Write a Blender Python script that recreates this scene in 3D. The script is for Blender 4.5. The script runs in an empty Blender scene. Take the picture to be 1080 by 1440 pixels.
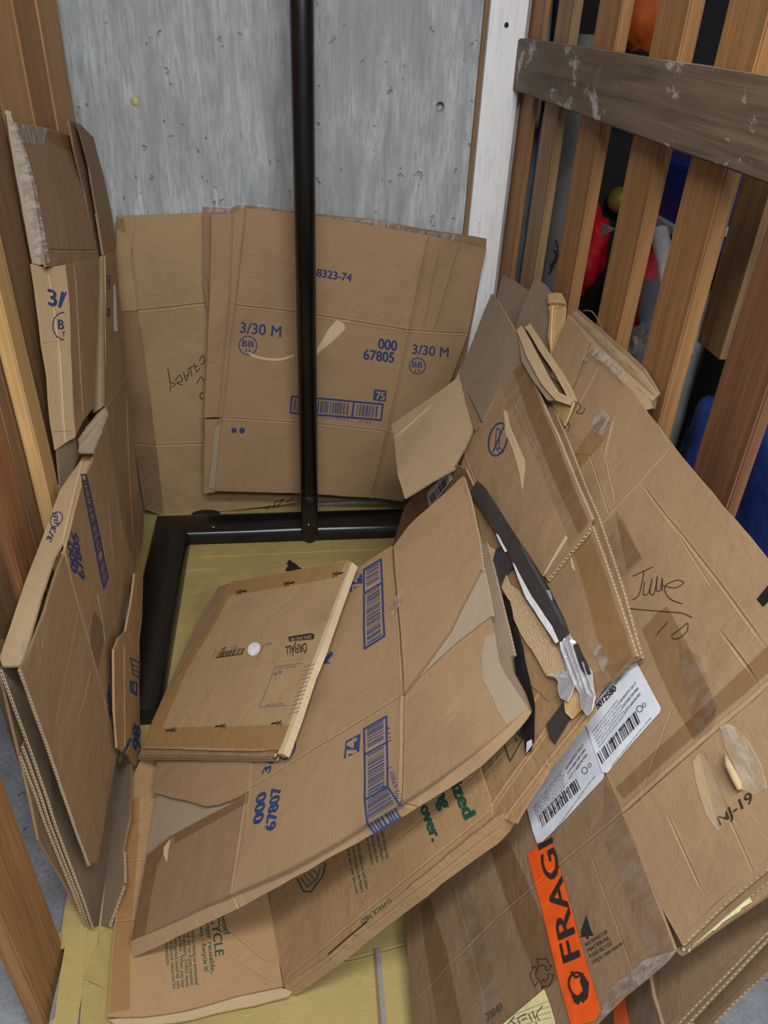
import bpy, bmesh, math, random
from mathutils import Vector, Matrix, noise
random.seed(7)
SC = bpy.context.scene
COL = SC.collection

# ------------------------------------------------------------------ camera
F = 1081.0
CX, CY = 540.0, 720.0
def _dir(p): return Vector((p[0]-CX, -(p[1]-CY), -F)).normalized()
Zc = -_dir((460, 2360)); Yc = _dir((390, 0)); Yc = (Yc - Yc.dot(Zc)*Zc).normalized(); Xc = Yc.cross(Zc)
ROT = Matrix((Xc, Yc, Zc))
CAM = Vector((0, 0, 1.5))
cd = bpy.data.cameras.new('camera'); cam = bpy.data.objects.new('camera', cd); COL.objects.link(cam)
cd.sensor_fit = 'VERTICAL'; cd.sensor_height = 36; cd.sensor_width = 27; cd.lens = F*36/1440; cd.clip_start = 0.02
cam.matrix_world = Matrix.Translation(CAM) @ ROT.to_4x4()
SC.camera = cam
# ------------------------------------------------------------------ view, world, lamps
SC.view_settings.view_transform = 'Standard'; SC.view_settings.look = 'None'
SC.view_settings.gamma = 1; SC.view_settings.use_curve_mapping = False
SC.view_settings.exposure = 0.25
SC.cycles.transparent_max_bounces = 24
W = bpy.data.worlds.new('world'); SC.world = W; W.use_nodes = True
W.node_tree.nodes['Background'].inputs[0].default_value = (0.86, 0.93, 1.0, 1)
W.node_tree.nodes['Background'].inputs[1].default_value = 0.30
def lamp(name, loc, rot, sx, sy, power, col):
    l = bpy.data.lights.new(name, 'AREA'); l.shape = 'RECTANGLE'; l.size = sx; l.size_y = sy; l.energy = power; l.color = col
    o = bpy.data.objects.new(name, l); COL.objects.link(o); o.location = loc; o.rotation_euler = rot
    return o
lamp('tube_light_aisle', (0.1, 0.05, 2.56), (math.radians(14), 0, 0), 1.3, 0.26, 36, (1.0, 0.975, 0.93))
lamp('tube_light_aisle_far', (0.3, -0.9, 2.56), (math.radians(28), 0, 0), 1.3, 0.3, 30, (1.0, 0.98, 0.94))

# ------------------------------------------------------------------ pixel rays onto real planes
def ray(p):
    return ROT @ Vector((p[0]-CX, -(p[1]-CY), -F))/F
def hx(p, v): r = ray(p); return CAM + r*((v-CAM.x)/r.x)
def hy(p, v): r = ray(p); return CAM + r*((v-CAM.y)/r.y)
def hz(p, v): r = ray(p); return CAM + r*((v-CAM.z)/r.z)
NM = Vector((-1.9, 0, 1)).normalized(); DM = NM.dot(Vector((0, 0, -.15)))
class Plane:
    def __init__(s, a, b, c, off=0.0):
        n = (b-a).cross(c-a).normalized()
        if n.dot(CAM-a) < 0: n = -n
        s.n = n; s.o = a + n*off
        u = (b-a).normalized(); s.u = u; s.v = n.cross(u).normalized()
    def hit(s, p):
        r = ray(p); return CAM + r*((s.n.dot(s.o-CAM))/s.n.dot(r))
    def shift(s, off):
        q = Plane.__new__(Plane); q.n = s.n; q.o = s.o + s.n*off; q.u = s.u; q.v = s.v; return q
    def to2(s, P): d = P-s.o; return (d.dot(s.u), d.dot(s.v))
    def px2(s, p): return s.to2(s.hit(p))
    def to3(s, q): return s.o + s.u*q[0] + s.v*q[1]
def planeM(off=0.0):
    o = NM*(DM)
    a = Vector((0, 0, -.15)); return Plane(a, a+Vector((0, 1, 0)), a+Vector((1, 0, 1.9)), off)
PM = planeM()
def hm(p, off=0.0): return PM.shift(off).hit(p)

# ------------------------------------------------------------------ materials
def newmat(name):
    m = bpy.data.materials.new(name); m.use_nodes = True
    nt = m.node_tree; b = nt.nodes['Principled BSDF']
    return m, nt, b
def N(nt, t, **k):
    n = nt.nodes.new(t)
    for a, v in k.items():
        if isinstance(a, str) and hasattr(n, a) and a not in n.inputs: setattr(n, a, v)
        else: n.inputs[a].default_value = v
    return n
def L(nt, a, b): nt.links.new(a, b)
def ramp(nt, src, stops):
    r = nt.nodes.new('ShaderNodeValToRGB'); e = r.color_ramp.elements
    while len(e) < len(stops): e.new(0.5)
    for i, (p, c) in enumerate(stops):
        e[i].position = p; e[i].color = (*c, 1) if len(c) == 3 else c
    L(nt, src, r.inputs[0]); return r
def mixc(nt, fac, a, b, mode='MIX'):
    m = nt.nodes.new('ShaderNodeMix'); m.data_type = 'RGBA'; m.blend_type = mode
    if isinstance(fac, float): m.inputs[0].default_value = fac
    else: L(nt, fac, m.inputs[0])
    for i, x in ((6, a), (7, b)):
        if isinstance(x, tuple): m.inputs[i].default_value = (*x, 1)
        else: L(nt, x, m.inputs[i])
    return m.outputs[2]
def srgb(r, g, b):
    f = lambda c: (c/255/12.92) if c/255 <= .04045 else ((c/255+.055)/1.055)**2.4
    return (f(r), f(g), f(b))
def scl(c, k): return tuple(min(1, x*k) for x in c)
def noi(nt, vec, scale, detail=3, rough=.55, dist=0.0):
    n = nt.nodes.new('ShaderNodeTexNoise'); n.inputs['Scale'].default_value = scale
    n.inputs['Detail'].default_value = detail; n.inputs['Roughness'].default_value = rough; n.inputs['Distortion'].default_value = dist
    if vec is not None: L(nt, vec, n.inputs['Vector'])
    return n.outputs['Fac']
def mapping(nt, vec, sc, rot=(0, 0, 0)):
    m = nt.nodes.new('ShaderNodeMapping'); m.inputs['Scale'].default_value = sc; m.inputs['Rotation'].default_value = rot
    L(nt, vec, m.inputs['Vector']); return m.outputs[0]
def bump(nt, h, strength, dist, prev=None):
    b = nt.nodes.new('ShaderNodeBump'); b.inputs['Strength'].default_value = strength; b.inputs['Distance'].default_value = dist
    L(nt, h, b.inputs['Height'])
    if prev is not None: L(nt, prev, b.inputs['Normal'])
    return b.outputs[0]
def kraft(name, col, flute=0, crumple=.5, rough=.72, worn=.25):
    m, nt, b = newmat(name)
    uv = nt.nodes.new('ShaderNodeTexCoord').outputs['UV']
    sp = noi(nt, uv, 700, 2, .8); fib = noi(nt, mapping(nt, uv, (40, 260, 1)), 3, 3, .7)
    br = noi(nt, uv, 5, 4, .6); pat = noi(nt, uv, 17, 4, .65)
    c = mixc(nt, ramp(nt, sp, [(.32, (0, 0, 0)), (.68, (1, 1, 1))]).outputs[0], scl(col, .74), scl(col, 1.2))
    c = mixc(nt, ramp(nt, fib, [(.3, (0, 0, 0)), (.75, (1, 1, 1))]).outputs[0], c, mixc(nt, .5, c, scl(col, 1.08)))
    c = mixc(nt, ramp(nt, br, [(.3, (0, 0, 0)), (.7, (.45, .45, .45))]).outputs[0], c, scl(col, .86))
    c = mixc(nt, ramp(nt, pat, [(.6, (0, 0, 0)), (.74, (worn, worn, worn))]).outputs[0], c, scl(col, 1.3))
    wv = nt.nodes.new('ShaderNodeTexWave'); wv.bands_direction = 'XY'[flute]; wv.inputs['Scale'].default_value = 42; wv.inputs['Distortion'].default_value = .6
    L(nt, uv, wv.inputs['Vector'])
    c = mixc(nt, .016, c, wv.outputs['Color'], 'OVERLAY')
    sm = noi(nt, uv, 2.6, 6, .7, .8); c = mixc(nt, ramp(nt, sm, [(.50, (0, 0, 0)), (.68, (.5, .5, .5))]).outputs[0], c, scl(col, .62))
    sc = noi(nt, mapping(nt, uv, (9, 130, 1), (0, 0, .5)), 1.2, 3, .6, .3); c = mixc(nt, ramp(nt, sc, [(.70, (0, 0, 0)), (.76, (.35, .35, .35))]).outputs[0], c, scl(col, 1.35))
    L(nt, c, b.inputs['Base Color']); b.inputs['Roughness'].default_value = rough; b.inputs['Specular IOR Level'].default_value = .28
    n0 = bump(nt, noi(nt, uv, 7, 3, .6, 1.2), crumple*.40, .014); n1 = bump(nt, noi(nt, uv, 26, 4, .62, 1.0), crumple*.42, .006, n0)
    n2 = bump(nt, wv.outputs['Fac'], .03, .0008, n1)
    n3 = bump(nt, sp, .12, .0006, n2)
    L(nt, n3, b.inputs['Normal'])
    return m
KR = {
 'kraft': kraft('cardboard_kraft', srgb(157, 129, 98)),
 'warm': kraft('cardboard_warm_kraft', srgb(160, 128, 92), crumple=.8),
 'tan': kraft('cardboard_tan', srgb(166, 140, 104), crumple=.7),
 'brown': kraft('cardboard_brown', srgb(143, 116, 89), crumple=.7),
 'light': kraft('cardboard_light', srgb(178, 154, 121), crumple=.4),
 'inner': kraft('cardboard_inner_grey', srgb(138, 122, 104), crumple=.4),
 'grey': kraft('cardboard_grey_liner', srgb(160, 145, 124), crumple=.3),
 'dark': kraft('cardboard_dark', srgb(124, 101, 78), crumple=.7),
 'olive': kraft('cardboard_olive_yellow', srgb(164, 147, 94), flute=1, crumple=.9, worn=.4),
 'edge': kraft('cardboard_edge', srgb(198, 178, 146), crumple=.1),
 'cream': kraft('torn_paper_cream', srgb(205, 182, 146), crumple=.2),
 'paper': kraft('kraft_paper', srgb(200, 166, 116), crumple=1.0),
}
def plain(name, col, rough=.6, metal=0, spec=.4, bumpk=0, bs=60):
    m, nt, b = newmat(name); b.inputs['Base Color'].default_value = (*col, 1)
    b.inputs['Roughness'].default_value = rough; b.inputs['Metallic'].default_value = metal; b.inputs['Specular IOR Level'].default_value = spec
    tc = nt.nodes.new('ShaderNodeTexCoord').outputs['Object']
    n = noi(nt, tc, bs, 4, .6)
    L(nt, mixc(nt, ramp(nt, n, [(.35, (0, 0, 0)), (.7, (1, 1, 1))]).outputs[0], scl(col, .88), scl(col, 1.12)), b.inputs['Base Color'])
    if bumpk: L(nt, bump(nt, n, bumpk, .004), b.inputs['Normal'])
    return m
INK = plain('blue_ink', srgb(42, 62, 108), .75)
GREEN = plain('green_ink', srgb(28, 72, 58), .75)
BLACKINK_SHADE = plain('black_ink_fold_shade', srgb(42, 36, 34), .75)
BROWNINK = plain('marker_pen', srgb(58, 42, 34), .7)
WHITEINK = plain('white_sticker', srgb(224, 228, 236), .6)
LABEL = plain('label_paper', srgb(208, 214, 226), .5, bumpk=.15, bs=25)
GREYINK = plain('grey_ink', srgb(92, 94, 104), .8)
ORANGE = plain('orange_tape', srgb(236, 92, 30), .38, bumpk=.15, bs=35)
MASKING = plain('masking_tape', srgb(222, 220, 170), .7, bumpk=.3, bs=50)
NOTE = plain('yellow_note_paper', srgb(222, 214, 158), .7, bumpk=.2, bs=20)
def tape_mat(name, tint, gloss=.10, rough=.2, white=0.0, scale=1.5):
    m, nt, b = newmat(name); nt.nodes.remove(b); out = nt.nodes['Material Output']
    uv = nt.nodes.new('ShaderNodeTexCoord').outputs['UV']
    n = noi(nt, mapping(nt, uv, (30, 11, 1)), scale, 4, .6, .6); bn = bump(nt, n, .6, .006)
    tr = nt.nodes.new('ShaderNodeBsdfTransparent'); tr.inputs[0].default_value = (*tint, 1)
    gl = nt.nodes.new('ShaderNodeBsdfGlossy'); gl.inputs['Roughness'].default_value = rough; L(nt, bn, gl.inputs['Normal'])
    mx = nt.nodes.new('ShaderNodeMixShader'); mx.inputs[0].default_value = gloss; L(nt, tr.outputs[0], mx.inputs[1]); L(nt, gl.outputs[0], mx.inputs[2])
    last = mx
    if white:
        df = nt.nodes.new('ShaderNodeBsdfDiffuse'); df.inputs[0].default_value = (.75, .76, .78, 1); L(nt, bn, df.inputs['Normal'])
        m2 = nt.nodes.new('ShaderNodeMixShader'); L(nt, mx.outputs[0], m2.inputs[1]); L(nt, df.outputs[0], m2.inputs[2]); last = m2
        L(nt, ramp(nt, n, [(.45, (white*.3,)*3), (.62, (white*1.8,)*3)]).outputs[0], m2.inputs[0])
    L(nt, last.outputs[0], out.inputs['Surface']); return m
TB = tape_mat('brown_packing_tape', (.93, .865, .76), .05, .3)
TD = tape_mat('dark_packing_tape', (.87, .825, .77), .06, .28)
TC = tape_mat('clear_packing_tape', (.94, .92, .89), .08, .2, .04)
TW = tape_mat('wrinkled_clear_tape', (.97, .97, .97), .16, .12, .16, 2.6)
DUCT = plain('dark_duct_tape', srgb(62, 60, 62), .36, spec=.5, bumpk=.25, bs=45)
BTAPE = plain('black_tape', srgb(32, 31, 34), .4, spec=.5, bumpk=.2)
FOIL = plain('foil_tape', srgb(228, 234, 244), .26, metal=.6, bumpk=.8, bs=45)
FUZZ = plain('torn_paper_fibres', srgb(192, 166, 130), .95, bumpk=.6, bs=260)
def wood(name, col, axis, dark=.55, light=1.25, rough=.65, scale=1.0, worn=None):
    m, nt, b = newmat(name); tc = nt.nodes.new('ShaderNodeTexCoord').outputs['Object']
    s = [26*scale]*3; s['XYZ'.index(axis)] = 1.6
    mp = mapping(nt, tc, tuple(s)); g = noi(nt, mp, 1.3, 5, .62, 1.2)
    s2 = [150]*3; s2['XYZ'.index(axis)] = 4; f = noi(nt, mapping(nt, tc, tuple(s2)), 1, 3, .7)
    c = ramp(nt, g, [(.28, scl(col, dark)), (.5, col), (.72, scl(col, light))]).outputs[0]
    c = mixc(nt, ramp(nt, f, [(.42, (0, 0, 0)), (.7, (.5, .5, .5))]).outputs[0], c, scl(col, dark*.8))
    big = noi(nt, tc, 3.5, 3, .5); c = mixc(nt, ramp(nt, big, [(.4, (0, 0, 0)), (.75, (.4, .4, .4))]).outputs[0], c, scl(col, .7))
    if worn:
        w = noi(nt, mapping(nt, tc, tuple(8 if a != axis else 5 for a in 'XYZ')), 1.6, 5, .7, .4)
        c = mixc(nt, ramp(nt, w, [(worn[1], (0, 0, 0)), (worn[1]+.07, (.8, .8, .8))]).outputs[0], c, worn[0])
    L(nt, c, b.inputs['Base Color']); b.inputs['Roughness'].default_value = rough; b.inputs['Specular IOR Level'].default_value = .3
    L(nt, bump(nt, g, .35, .003, bump(nt, f, .3, .0015)), b.inputs['Normal']); return m
WD = {
 'cedar': wood('wood_cedar', srgb(166, 121, 76), 'Z'),
 'cedar_red': wood('wood_red_cedar', srgb(158, 108, 70), 'Z', scale=1.4),
 'pale': wood('wood_pale_pine', srgb(194, 156, 104), 'Z', dark=.8),
 'brown': wood('wood_brown', srgb(134, 104, 74), 'Z'),
 'aged': wood('wood_aged_slat', srgb(156, 126, 92), 'Z', worn=(srgb(176, 164, 152), .66)),
 'rail': wood('wood_weathered_rail', srgb(122, 104, 86), 'Y', dark=.42, light=1.3, worn=(srgb(196, 194, 192), .58)),
 'light': wood('wood_light_cedar', srgb(180, 138, 94), 'Z', dark=.7),
 'near': wood('wood_near_slat', srgb(128, 88, 62), 'Z', worn=(srgb(165, 150, 145), .70)),
}
# concrete
def concrete(name, col, streak=True, floor=False):
    m, nt, b = newmat(name); tc = nt.nodes.new('ShaderNodeTexCoord').outputs['Object']
    s = noi(nt, mapping(nt, tc, (22, 22, 3) if streak else (6, 6, 6)), 1.4, 6, .68, .4)
    g = noi(nt, tc, 3.2, 6, .65); fine = noi(nt, mapping(nt, tc, (120, 120, 16 if streak else 120)), 1, 4, .7)
    c = ramp(nt, s, [(.30, scl(col, .58)), (.48, scl(col, .95)), (.66, scl(col, 1.30))]).outputs[0]
    c = mixc(nt, ramp(nt, g, [(.38, (.55, .55, .55)), (.62, (0, 0, 0))]).outputs[0], c, scl(col, .62))
    c = mixc(nt, ramp(nt, fine, [(.46, (0, 0, 0)), (.64, (.75, .75, .75))]).outputs[0], c, scl(col, .62))
    vo = nt.nodes.new('ShaderNodeTexVoronoi'); vo.inputs['Scale'].default_value = 1; vo.inputs['Randomness'].default_value = 1
    nz = nt.nodes.new('ShaderNodeTexNoise'); nz.inputs['Scale'].default_value = 30
    L(nt, tc, nz.inputs['Vector'])
    mm = nt.nodes.new('ShaderNodeMix'); mm.data_type = 'VECTOR'; mm.inputs[0].default_value = .06
    L(nt, tc, mm.inputs[4]); L(nt, nz.outputs['Color'], mm.inputs[5])
    L(nt, mapping(nt, mm.outputs[1], (30, 30, 20)), vo.inputs['Vector'])
    pit = ramp(nt, vo.outputs['Distance'], [(.10, (0, 0, 0)), (.17, (1, 1, 1))]).outputs[0]
    sel = ramp(nt, noi(nt, tc, 9, 2, .5), [(.5, (1, 1, 1)), (.54, (0, 0, 0))]).outputs[0]
    pit = mixc(nt, 1.0, pit, sel, 'LIGHTEN')
    c = mixc(nt, pit, mixc(nt, .45, c, scl(col, .35)), c)
    L(nt, c, b.inputs['Base Color']); b.inputs['Roughness'].default_value = .8; b.inputs['Specular IOR Level'].default_value = .3
    n1 = bump(nt, s, .3, .004); n2 = bump(nt, pit, .9, .004, n1); L(nt, bump(nt, fine, .25, .0015, n2), b.inputs['Normal'])
    return m
CON = concrete('concrete_wall', srgb(172, 178, 183))
CONF = concrete('concrete_floor', srgb(150, 154, 162), False)
PAINT = None
def paint():
    m, nt, b = newmat('white_painted_wood'); tc = nt.nodes.new('ShaderNodeTexCoord').outputs['Object']
    w = noi(nt, mapping(nt, tc, (60, 60, 9)), 1.2, 6, .7); col = srgb(232, 234, 240)
    c = ramp(nt, w, [(.3, scl(col, .8)), (.5, col)]).outputs[0]
    k = noi(nt, mapping(nt, tc, (9, 9, 5)), 2, 5, .75)
    c = mixc(nt, ramp(nt, k, [(.70, (0, 0, 0)), (.73, (1, 1, 1))]).outputs[0], c, srgb(120, 96, 78))
    L(nt, c, b.inputs['Base Color']); b.inputs['Roughness'].default_value = .5
    L(nt, bump(nt, w, .3, .003), b.inputs['Normal']); return m
PAINT = paint()
BLACKM = plain('black_satin_metal', (.008, .008, .009), .27, spec=.5, bs=20)
RUBBER = plain('black_rubber', (.012, .012, .012), .7)
STEEL = plain('steel_bolt', srgb(170, 172, 176), .3, metal=1)
DARKW = plain('locker_shade_wall', srgb(46, 46, 50), .9)  # darkness inside the lockers put into the colour of their side walls

# ------------------------------------------------------------------ object helpers
def link(name, me, parent=None, mats=()):
    o = bpy.data.objects.new(name, me); COL.objects.link(o)
    for m in mats: me.materials.append(m)
    if parent is not None: o.parent = parent
    return o
def tag(o, label, cat, group=None):
    o['label'] = label; o['category'] = cat
    if group: o['group'] = group
    return o
def empty(name, loc, label, cat, group=None):
    o = bpy.data.objects.new(name, None); COL.objects.link(o); o.location = loc; o.empty_display_size = .05
    return tag(o, label, cat, group)
def parented(o, parent):   # keep world coordinates of meshes modelled in world space
    o.parent = parent; o.matrix_parent_inverse = Matrix.Translation(-Vector(parent.location)); return o
def from_bm(name, bm, mat, parent=None, smooth=False):
    me = bpy.data.meshes.new(name); bm.normal_update(); bm.to_mesh(me); bm.free()
    if smooth:
        for p in me.polygons: p.use_smooth = True
    o = link(name, me, None, [mat] if not isinstance(mat, (list, tuple)) else mat)
    if parent is not None: parented(o, parent)
    return o
def bx(bm, x0, x1, y0, y1, z0, z1, bev=0.0):
    r = bmesh.ops.create_cube(bm, size=1)['verts']
    for v in r:
        v.co = Vector(((x0+x1)/2+v.co.x*(x1-x0), (y0+y1)/2+v.co.y*(y1-y0), (z0+z1)/2+v.co.z*(z1-z0)))
    if bev:
        es = list({e for v in r for e in v.link_edges})
        bmesh.ops.bevel(bm, geom=es, offset=bev, segments=2, affect='EDGES', profile=.6)
def tube(bm, pts, r, seg=16, cap=True):
    pts = [Vector(p) for p in pts]; rings = []
    rr = r if isinstance(r, (list, tuple)) else [r]*len(pts)
    for i, p in enumerate(pts):
        t = (pts[min(i+1, len(pts)-1)]-pts[max(i-1, 0)]).normalized()
        a = t.cross(Vector((0, 0, 1)));
        if a.length < .05: a = t.cross(Vector((0, 1, 0)))
        a.normalize(); b2 = t.cross(a).normalized()
        rings.append([bm.verts.new(p+(a*math.cos(2*math.pi*k/seg)+b2*math.sin(2*math.pi*k/seg))*rr[i]) for k in range(seg)])
    for i in range(len(rings)-1):
        for k in range(seg):
            bm.faces.new((rings[i][k], rings[i][(k+1) % seg], rings[i+1][(k+1) % seg], rings[i+1][k]))
    if cap: bm.faces.new(rings[0][::-1]); bm.faces.new(rings[-1])
    return rings

# ------------------------------------------------------------------ text geometry
_tc = {}
def text_geo(s, bold=0.0):
    k = (s, bold); bold_k = bold*2.6; bold = 0
    if k in _tc: return _tc[k]
    cu = bpy.data.curves.new('t', 'FONT'); cu.body = s; cu.offset = bold; cu.resolution_u = 3
    ob = bpy.data.objects.new('t', cu); COL.objects.link(ob)
    dg = bpy.context.evaluated_depsgraph_get(); dg.update()
    me = bpy.data.meshes.new_from_object(ob.evaluated_get(dg))
    vs = [(v.co.x, v.co.y) for v in me.vertices]; fs = [tuple(p.vertices) for p in me.polygons]
    bpy.data.objects.remove(ob); bpy.data.curves.remove(cu); bpy.data.meshes.remove(me)
    x0 = min(v[0] for v in vs); x1 = max(v[0] for v in vs)
    vs = [((x-x0)/(x1-x0), y/.69) for x, y in vs]
    asp = (x1-x0)/.69; base = list(vs); bf = list(fs)
    if bold_k:
        for dx, dy in ((-bold_k, 0), (bold_k, 0), (0, bold_k*.6), (0, -bold_k*.6)):
            o = len(vs); vs = vs+[(x+dx/asp, y+dy) for x, y in base]; fs = fs+[tuple(i+o for i in f) for f in bf]
    _tc[k] = (vs, fs); return _tc[k]

# ------------------------------------------------------------------ cardboard things
class Carton:
    """one flattened box: an Empty that carries its panels, flaps, tape and labels"""
    def __init__(s, name, loc, label, cat='cardboard box', group=None, seed=0, amp=.003, ck=.7):
        s.ck = ck; s.root = empty(name, loc, label, cat, group); s.seed = seed; s.amp = amp; s.creases = []
    def warp(s, P):
        q = P*4.2 + Vector((s.seed*7.3, s.seed*3.1, s.seed*5.7)); d = noise.noise_vector(q)*s.amp
        q2 = P*15 + Vector((s.seed*2.3, 9.1, s.seed)); d2 = noise.noise_vector(q2)*s.amp*.28
        return P + d + d2
    def h(s, q, cr):
        r = 0
        for a, b, w, dp in cr:
            ab = b-a; L2 = ab.length_squared; t = max(0, min(1, (q-a).dot(ab)/L2)) if L2 else 0
            d = (q-(a+ab*t)).length/w
            if d < 3: r -= dp*(math.exp(-d*d) - .45*math.exp(-(d-1.9)**2*2.2))
        return r
    def place(s, pl, q, off, cr):
        q = Vector(q); return s.warp(pl.to3(q)) + pl.n*(off + s.h(q, cr))
    def flat(s, pl, pts2, cr, step):
        bm = bmesh.new(); f = bm.faces.new([bm.verts.new((x, y, 0)) for x, y in pts2])
        bm.normal_update()
        if f.normal.z < 0: f.normal_flip()
        bmesh.ops.triangulate(bm, faces=bm.faces[:])
        xs = [p[0] for p in pts2]; ys = [p[1] for p in pts2]
        def cut(co, no):
            bmesh.ops.bisect_plane(bm, geom=bm.verts[:]+bm.edges[:]+bm.faces[:], plane_co=co, plane_no=no, dist=1e-5)
        if step:
            x = min(xs)+step
            while x < max(xs): cut((x, 0, 0), (1, 0, 0)); x += step
            y = min(ys)+step
            while y < max(ys): cut((0, y, 0), (0, 1, 0)); y += step
        for a, b, w, dp in cr:
            n = Vector((-(b-a).y, (b-a).x)).normalized()
            for k in (-2.6, -1.7, -.9, 0, .9, 1.7, 2.6): cut((*(a+n*w*k), 0), (*n, 0))
        return bm
    def cr2(s, pl, creases):
        out = []
        for c in creases or ():
            a, b = Vector(pl.px2(c[0])), Vector(pl.px2(c[1])); w = (c[2] if len(c) > 2 else .0028)*s.ck; dp = (c[3] if len(c) > 3 else .0022)*s.ck
            out.append((a, b, w, dp))
        return out
    def panel(s, pl, px, mat, name='panel', thick=.0045, flutes=(), creases=(), marks=(), step=.035, off=0.0, label=None, pts3=None, parent=None, wob=.0009):
        cr = s.cr2(pl, creases)
        pts2 = [pl.to2(p) for p in pts3] if pts3 else [pl.px2(p) for p in px]
        bm = s.flat(pl, pts2, cr, step)
        bm.verts.ensure_lookup_table(); bm.edges.ensure_lookup_table()
        bnd = set()
        for e in bm.edges:
            if len(e.link_faces) == 1: bnd.update((e.verts[0].index, e.verts[1].index))
        vs, fs, ms, uvs = [], [], [], []
        n0 = len(bm.verts); top = []
        for v in bm.verts:
            q = Vector((v.co.x, v.co.y))
            if v.index in bnd and wob:
                w3 = noise.noise_vector(Vector((q.x*28, q.y*28, s.seed*1.7)))*wob*1.5; q = q+Vector((w3.x, w3.y))
            top.append(q); vs.append(s.place(pl, q, off, cr)); uvs.append((q.x, q.y))
        if thick >= .00035:
            for i in range(n0): vs.append(vs[i]-pl.n*thick); uvs.append(uvs[i])
        single = thick < .00035
        for f in bm.faces:
            ids = [v.index for v in f.verts]; fs.append(ids); ms.append(0)
            if not single: fs.append([i+n0 for i in ids[::-1]]), ms.append(0)
        for e in bm.edges:
            if len(e.link_faces) == 1 and not single:
                l = e.link_loops[0]; a, b = l.vert.index, l.link_loop_next.vert.index
                fs.append([b, a, a+n0, b+n0]); ms.append(2)
        bm.free()
        # open corrugated edges: two liners and a wavy medium between them
        area = sum(pts2[i][0]*pts2[(i+1) % len(pts2)][1]-pts2[(i+1) % len(pts2)][0]*pts2[i][1] for i in range(len(pts2)))
        sg = 1 if area > 0 else -1
        for i in flutes:
            a = Vector(pts2[i]); b = Vector(pts2[(i+1) % len(pts2)]); d = b-a; ln = d.length; t = d/ln
            nrm = Vector((t.y, -t.x))*sg; ext = .0065; k = max(2, int(ln/.03))
            for (o0, o1) in ((0, -.0006), (-thick+.0006, -thick)):
                base = len(vs)
                for j in range(k+1):
                    q = a+d*j/k; q2 = q+nrm*ext
                    for (qq, oo) in ((q, o0), (q2, o0), (q2, o1), (q, o1)): vs.append(s.place(pl, qq, off+oo, cr)); uvs.append((qq.x, qq.y))
                for j in range(k):
                    c0 = base+4*j
                    for m_ in range(3): fs.append([c0+m_, c0+4+m_, c0+5+m_, c0+1+m_]); ms.append(1 if m_ == 1 else 0)
            pitch = .0075; cnt = int(ln/pitch)*6; base = len(vs)
            for j in range(cnt+1):
                q = a+d*j/cnt; ph = 2*math.pi*j/6
                o = -thick/2 + math.sin(ph)*(thick/2-.0006)
                for (qq, oo) in ((q, o+.0004), (q+nrm*(ext-.0005), o+.0004), (q+nrm*(ext-.0005), o-.0004), (q, o-.0004)):
                    vs.append(s.place(pl, qq, off+oo, cr)); uvs.append((qq.x, qq.y))
            for j in range(cnt):
                c0 = base+4*j
                for m_ in range(3): fs.append([c0+m_, c0+4+m_, c0+5+m_, c0+1+m_]); ms.append(1)
        mats = [mat, KR['edge'], KR['dark'] if flutes else mat]  # recess shade behind the flutes is painted with a darker board
        s.add_marks(pl, marks, vs, fs, ms, uvs, mats, off, cr)
        return s.make(name, vs, fs, ms, uvs, mats, label, parent)
    def add_marks(s, pl, marks, vs, fs, ms, uvs, mats, off, cr):
        for mk in marks:
            mat = mk[1]
            if mat not in mats: mats.append(mat)
            mi = mats.index(mat)
            for geo in mk[0](pl):
                gv, gf = geo; base = len(vs)
                for q in gv: vs.append(s.place(pl, q, off+.0006+(mk[2] if len(mk) > 2 else 0), cr)); uvs.append(tuple(q))
                for f in gf: fs.append([base+i for i in f]); ms.append(mi)
    def make(s, name, vs, fs, ms, uvs, mats, label=None, parent=None):
        me = bpy.data.meshes.new(name); o0 = s.root.location if parent is None else parent.location
        base = Vector(s.root.location)
        me.from_pydata([v-base for v in vs], [], fs)
        for m in mats: me.materials.append(m)
        uvl = me.uv_layers.new(name='uv')
        for p in me.polygons:
            p.material_index = ms[p.index]
            for li in p.loop_indices: uvl.data[li].uv = uvs[me.loops[li].vertex_index]
        bm = bmesh.new(); bm.from_mesh(me); 
        bm.to_mesh(me); bm.free()
        o = bpy.data.objects.new(name, me); COL.objects.link(o); o.parent = parent or s.root
        if label: o['label'] = label
        return o
    def sheet(s, pl, px, mat, name='tape', off=.0009, thick=.0003, creases=(), marks=(), step=.03, label=None, parent=None):
        return s.panel(pl, px, mat, name, thick, (), creases, marks, step, off, label, None, parent, wob=0)
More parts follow.
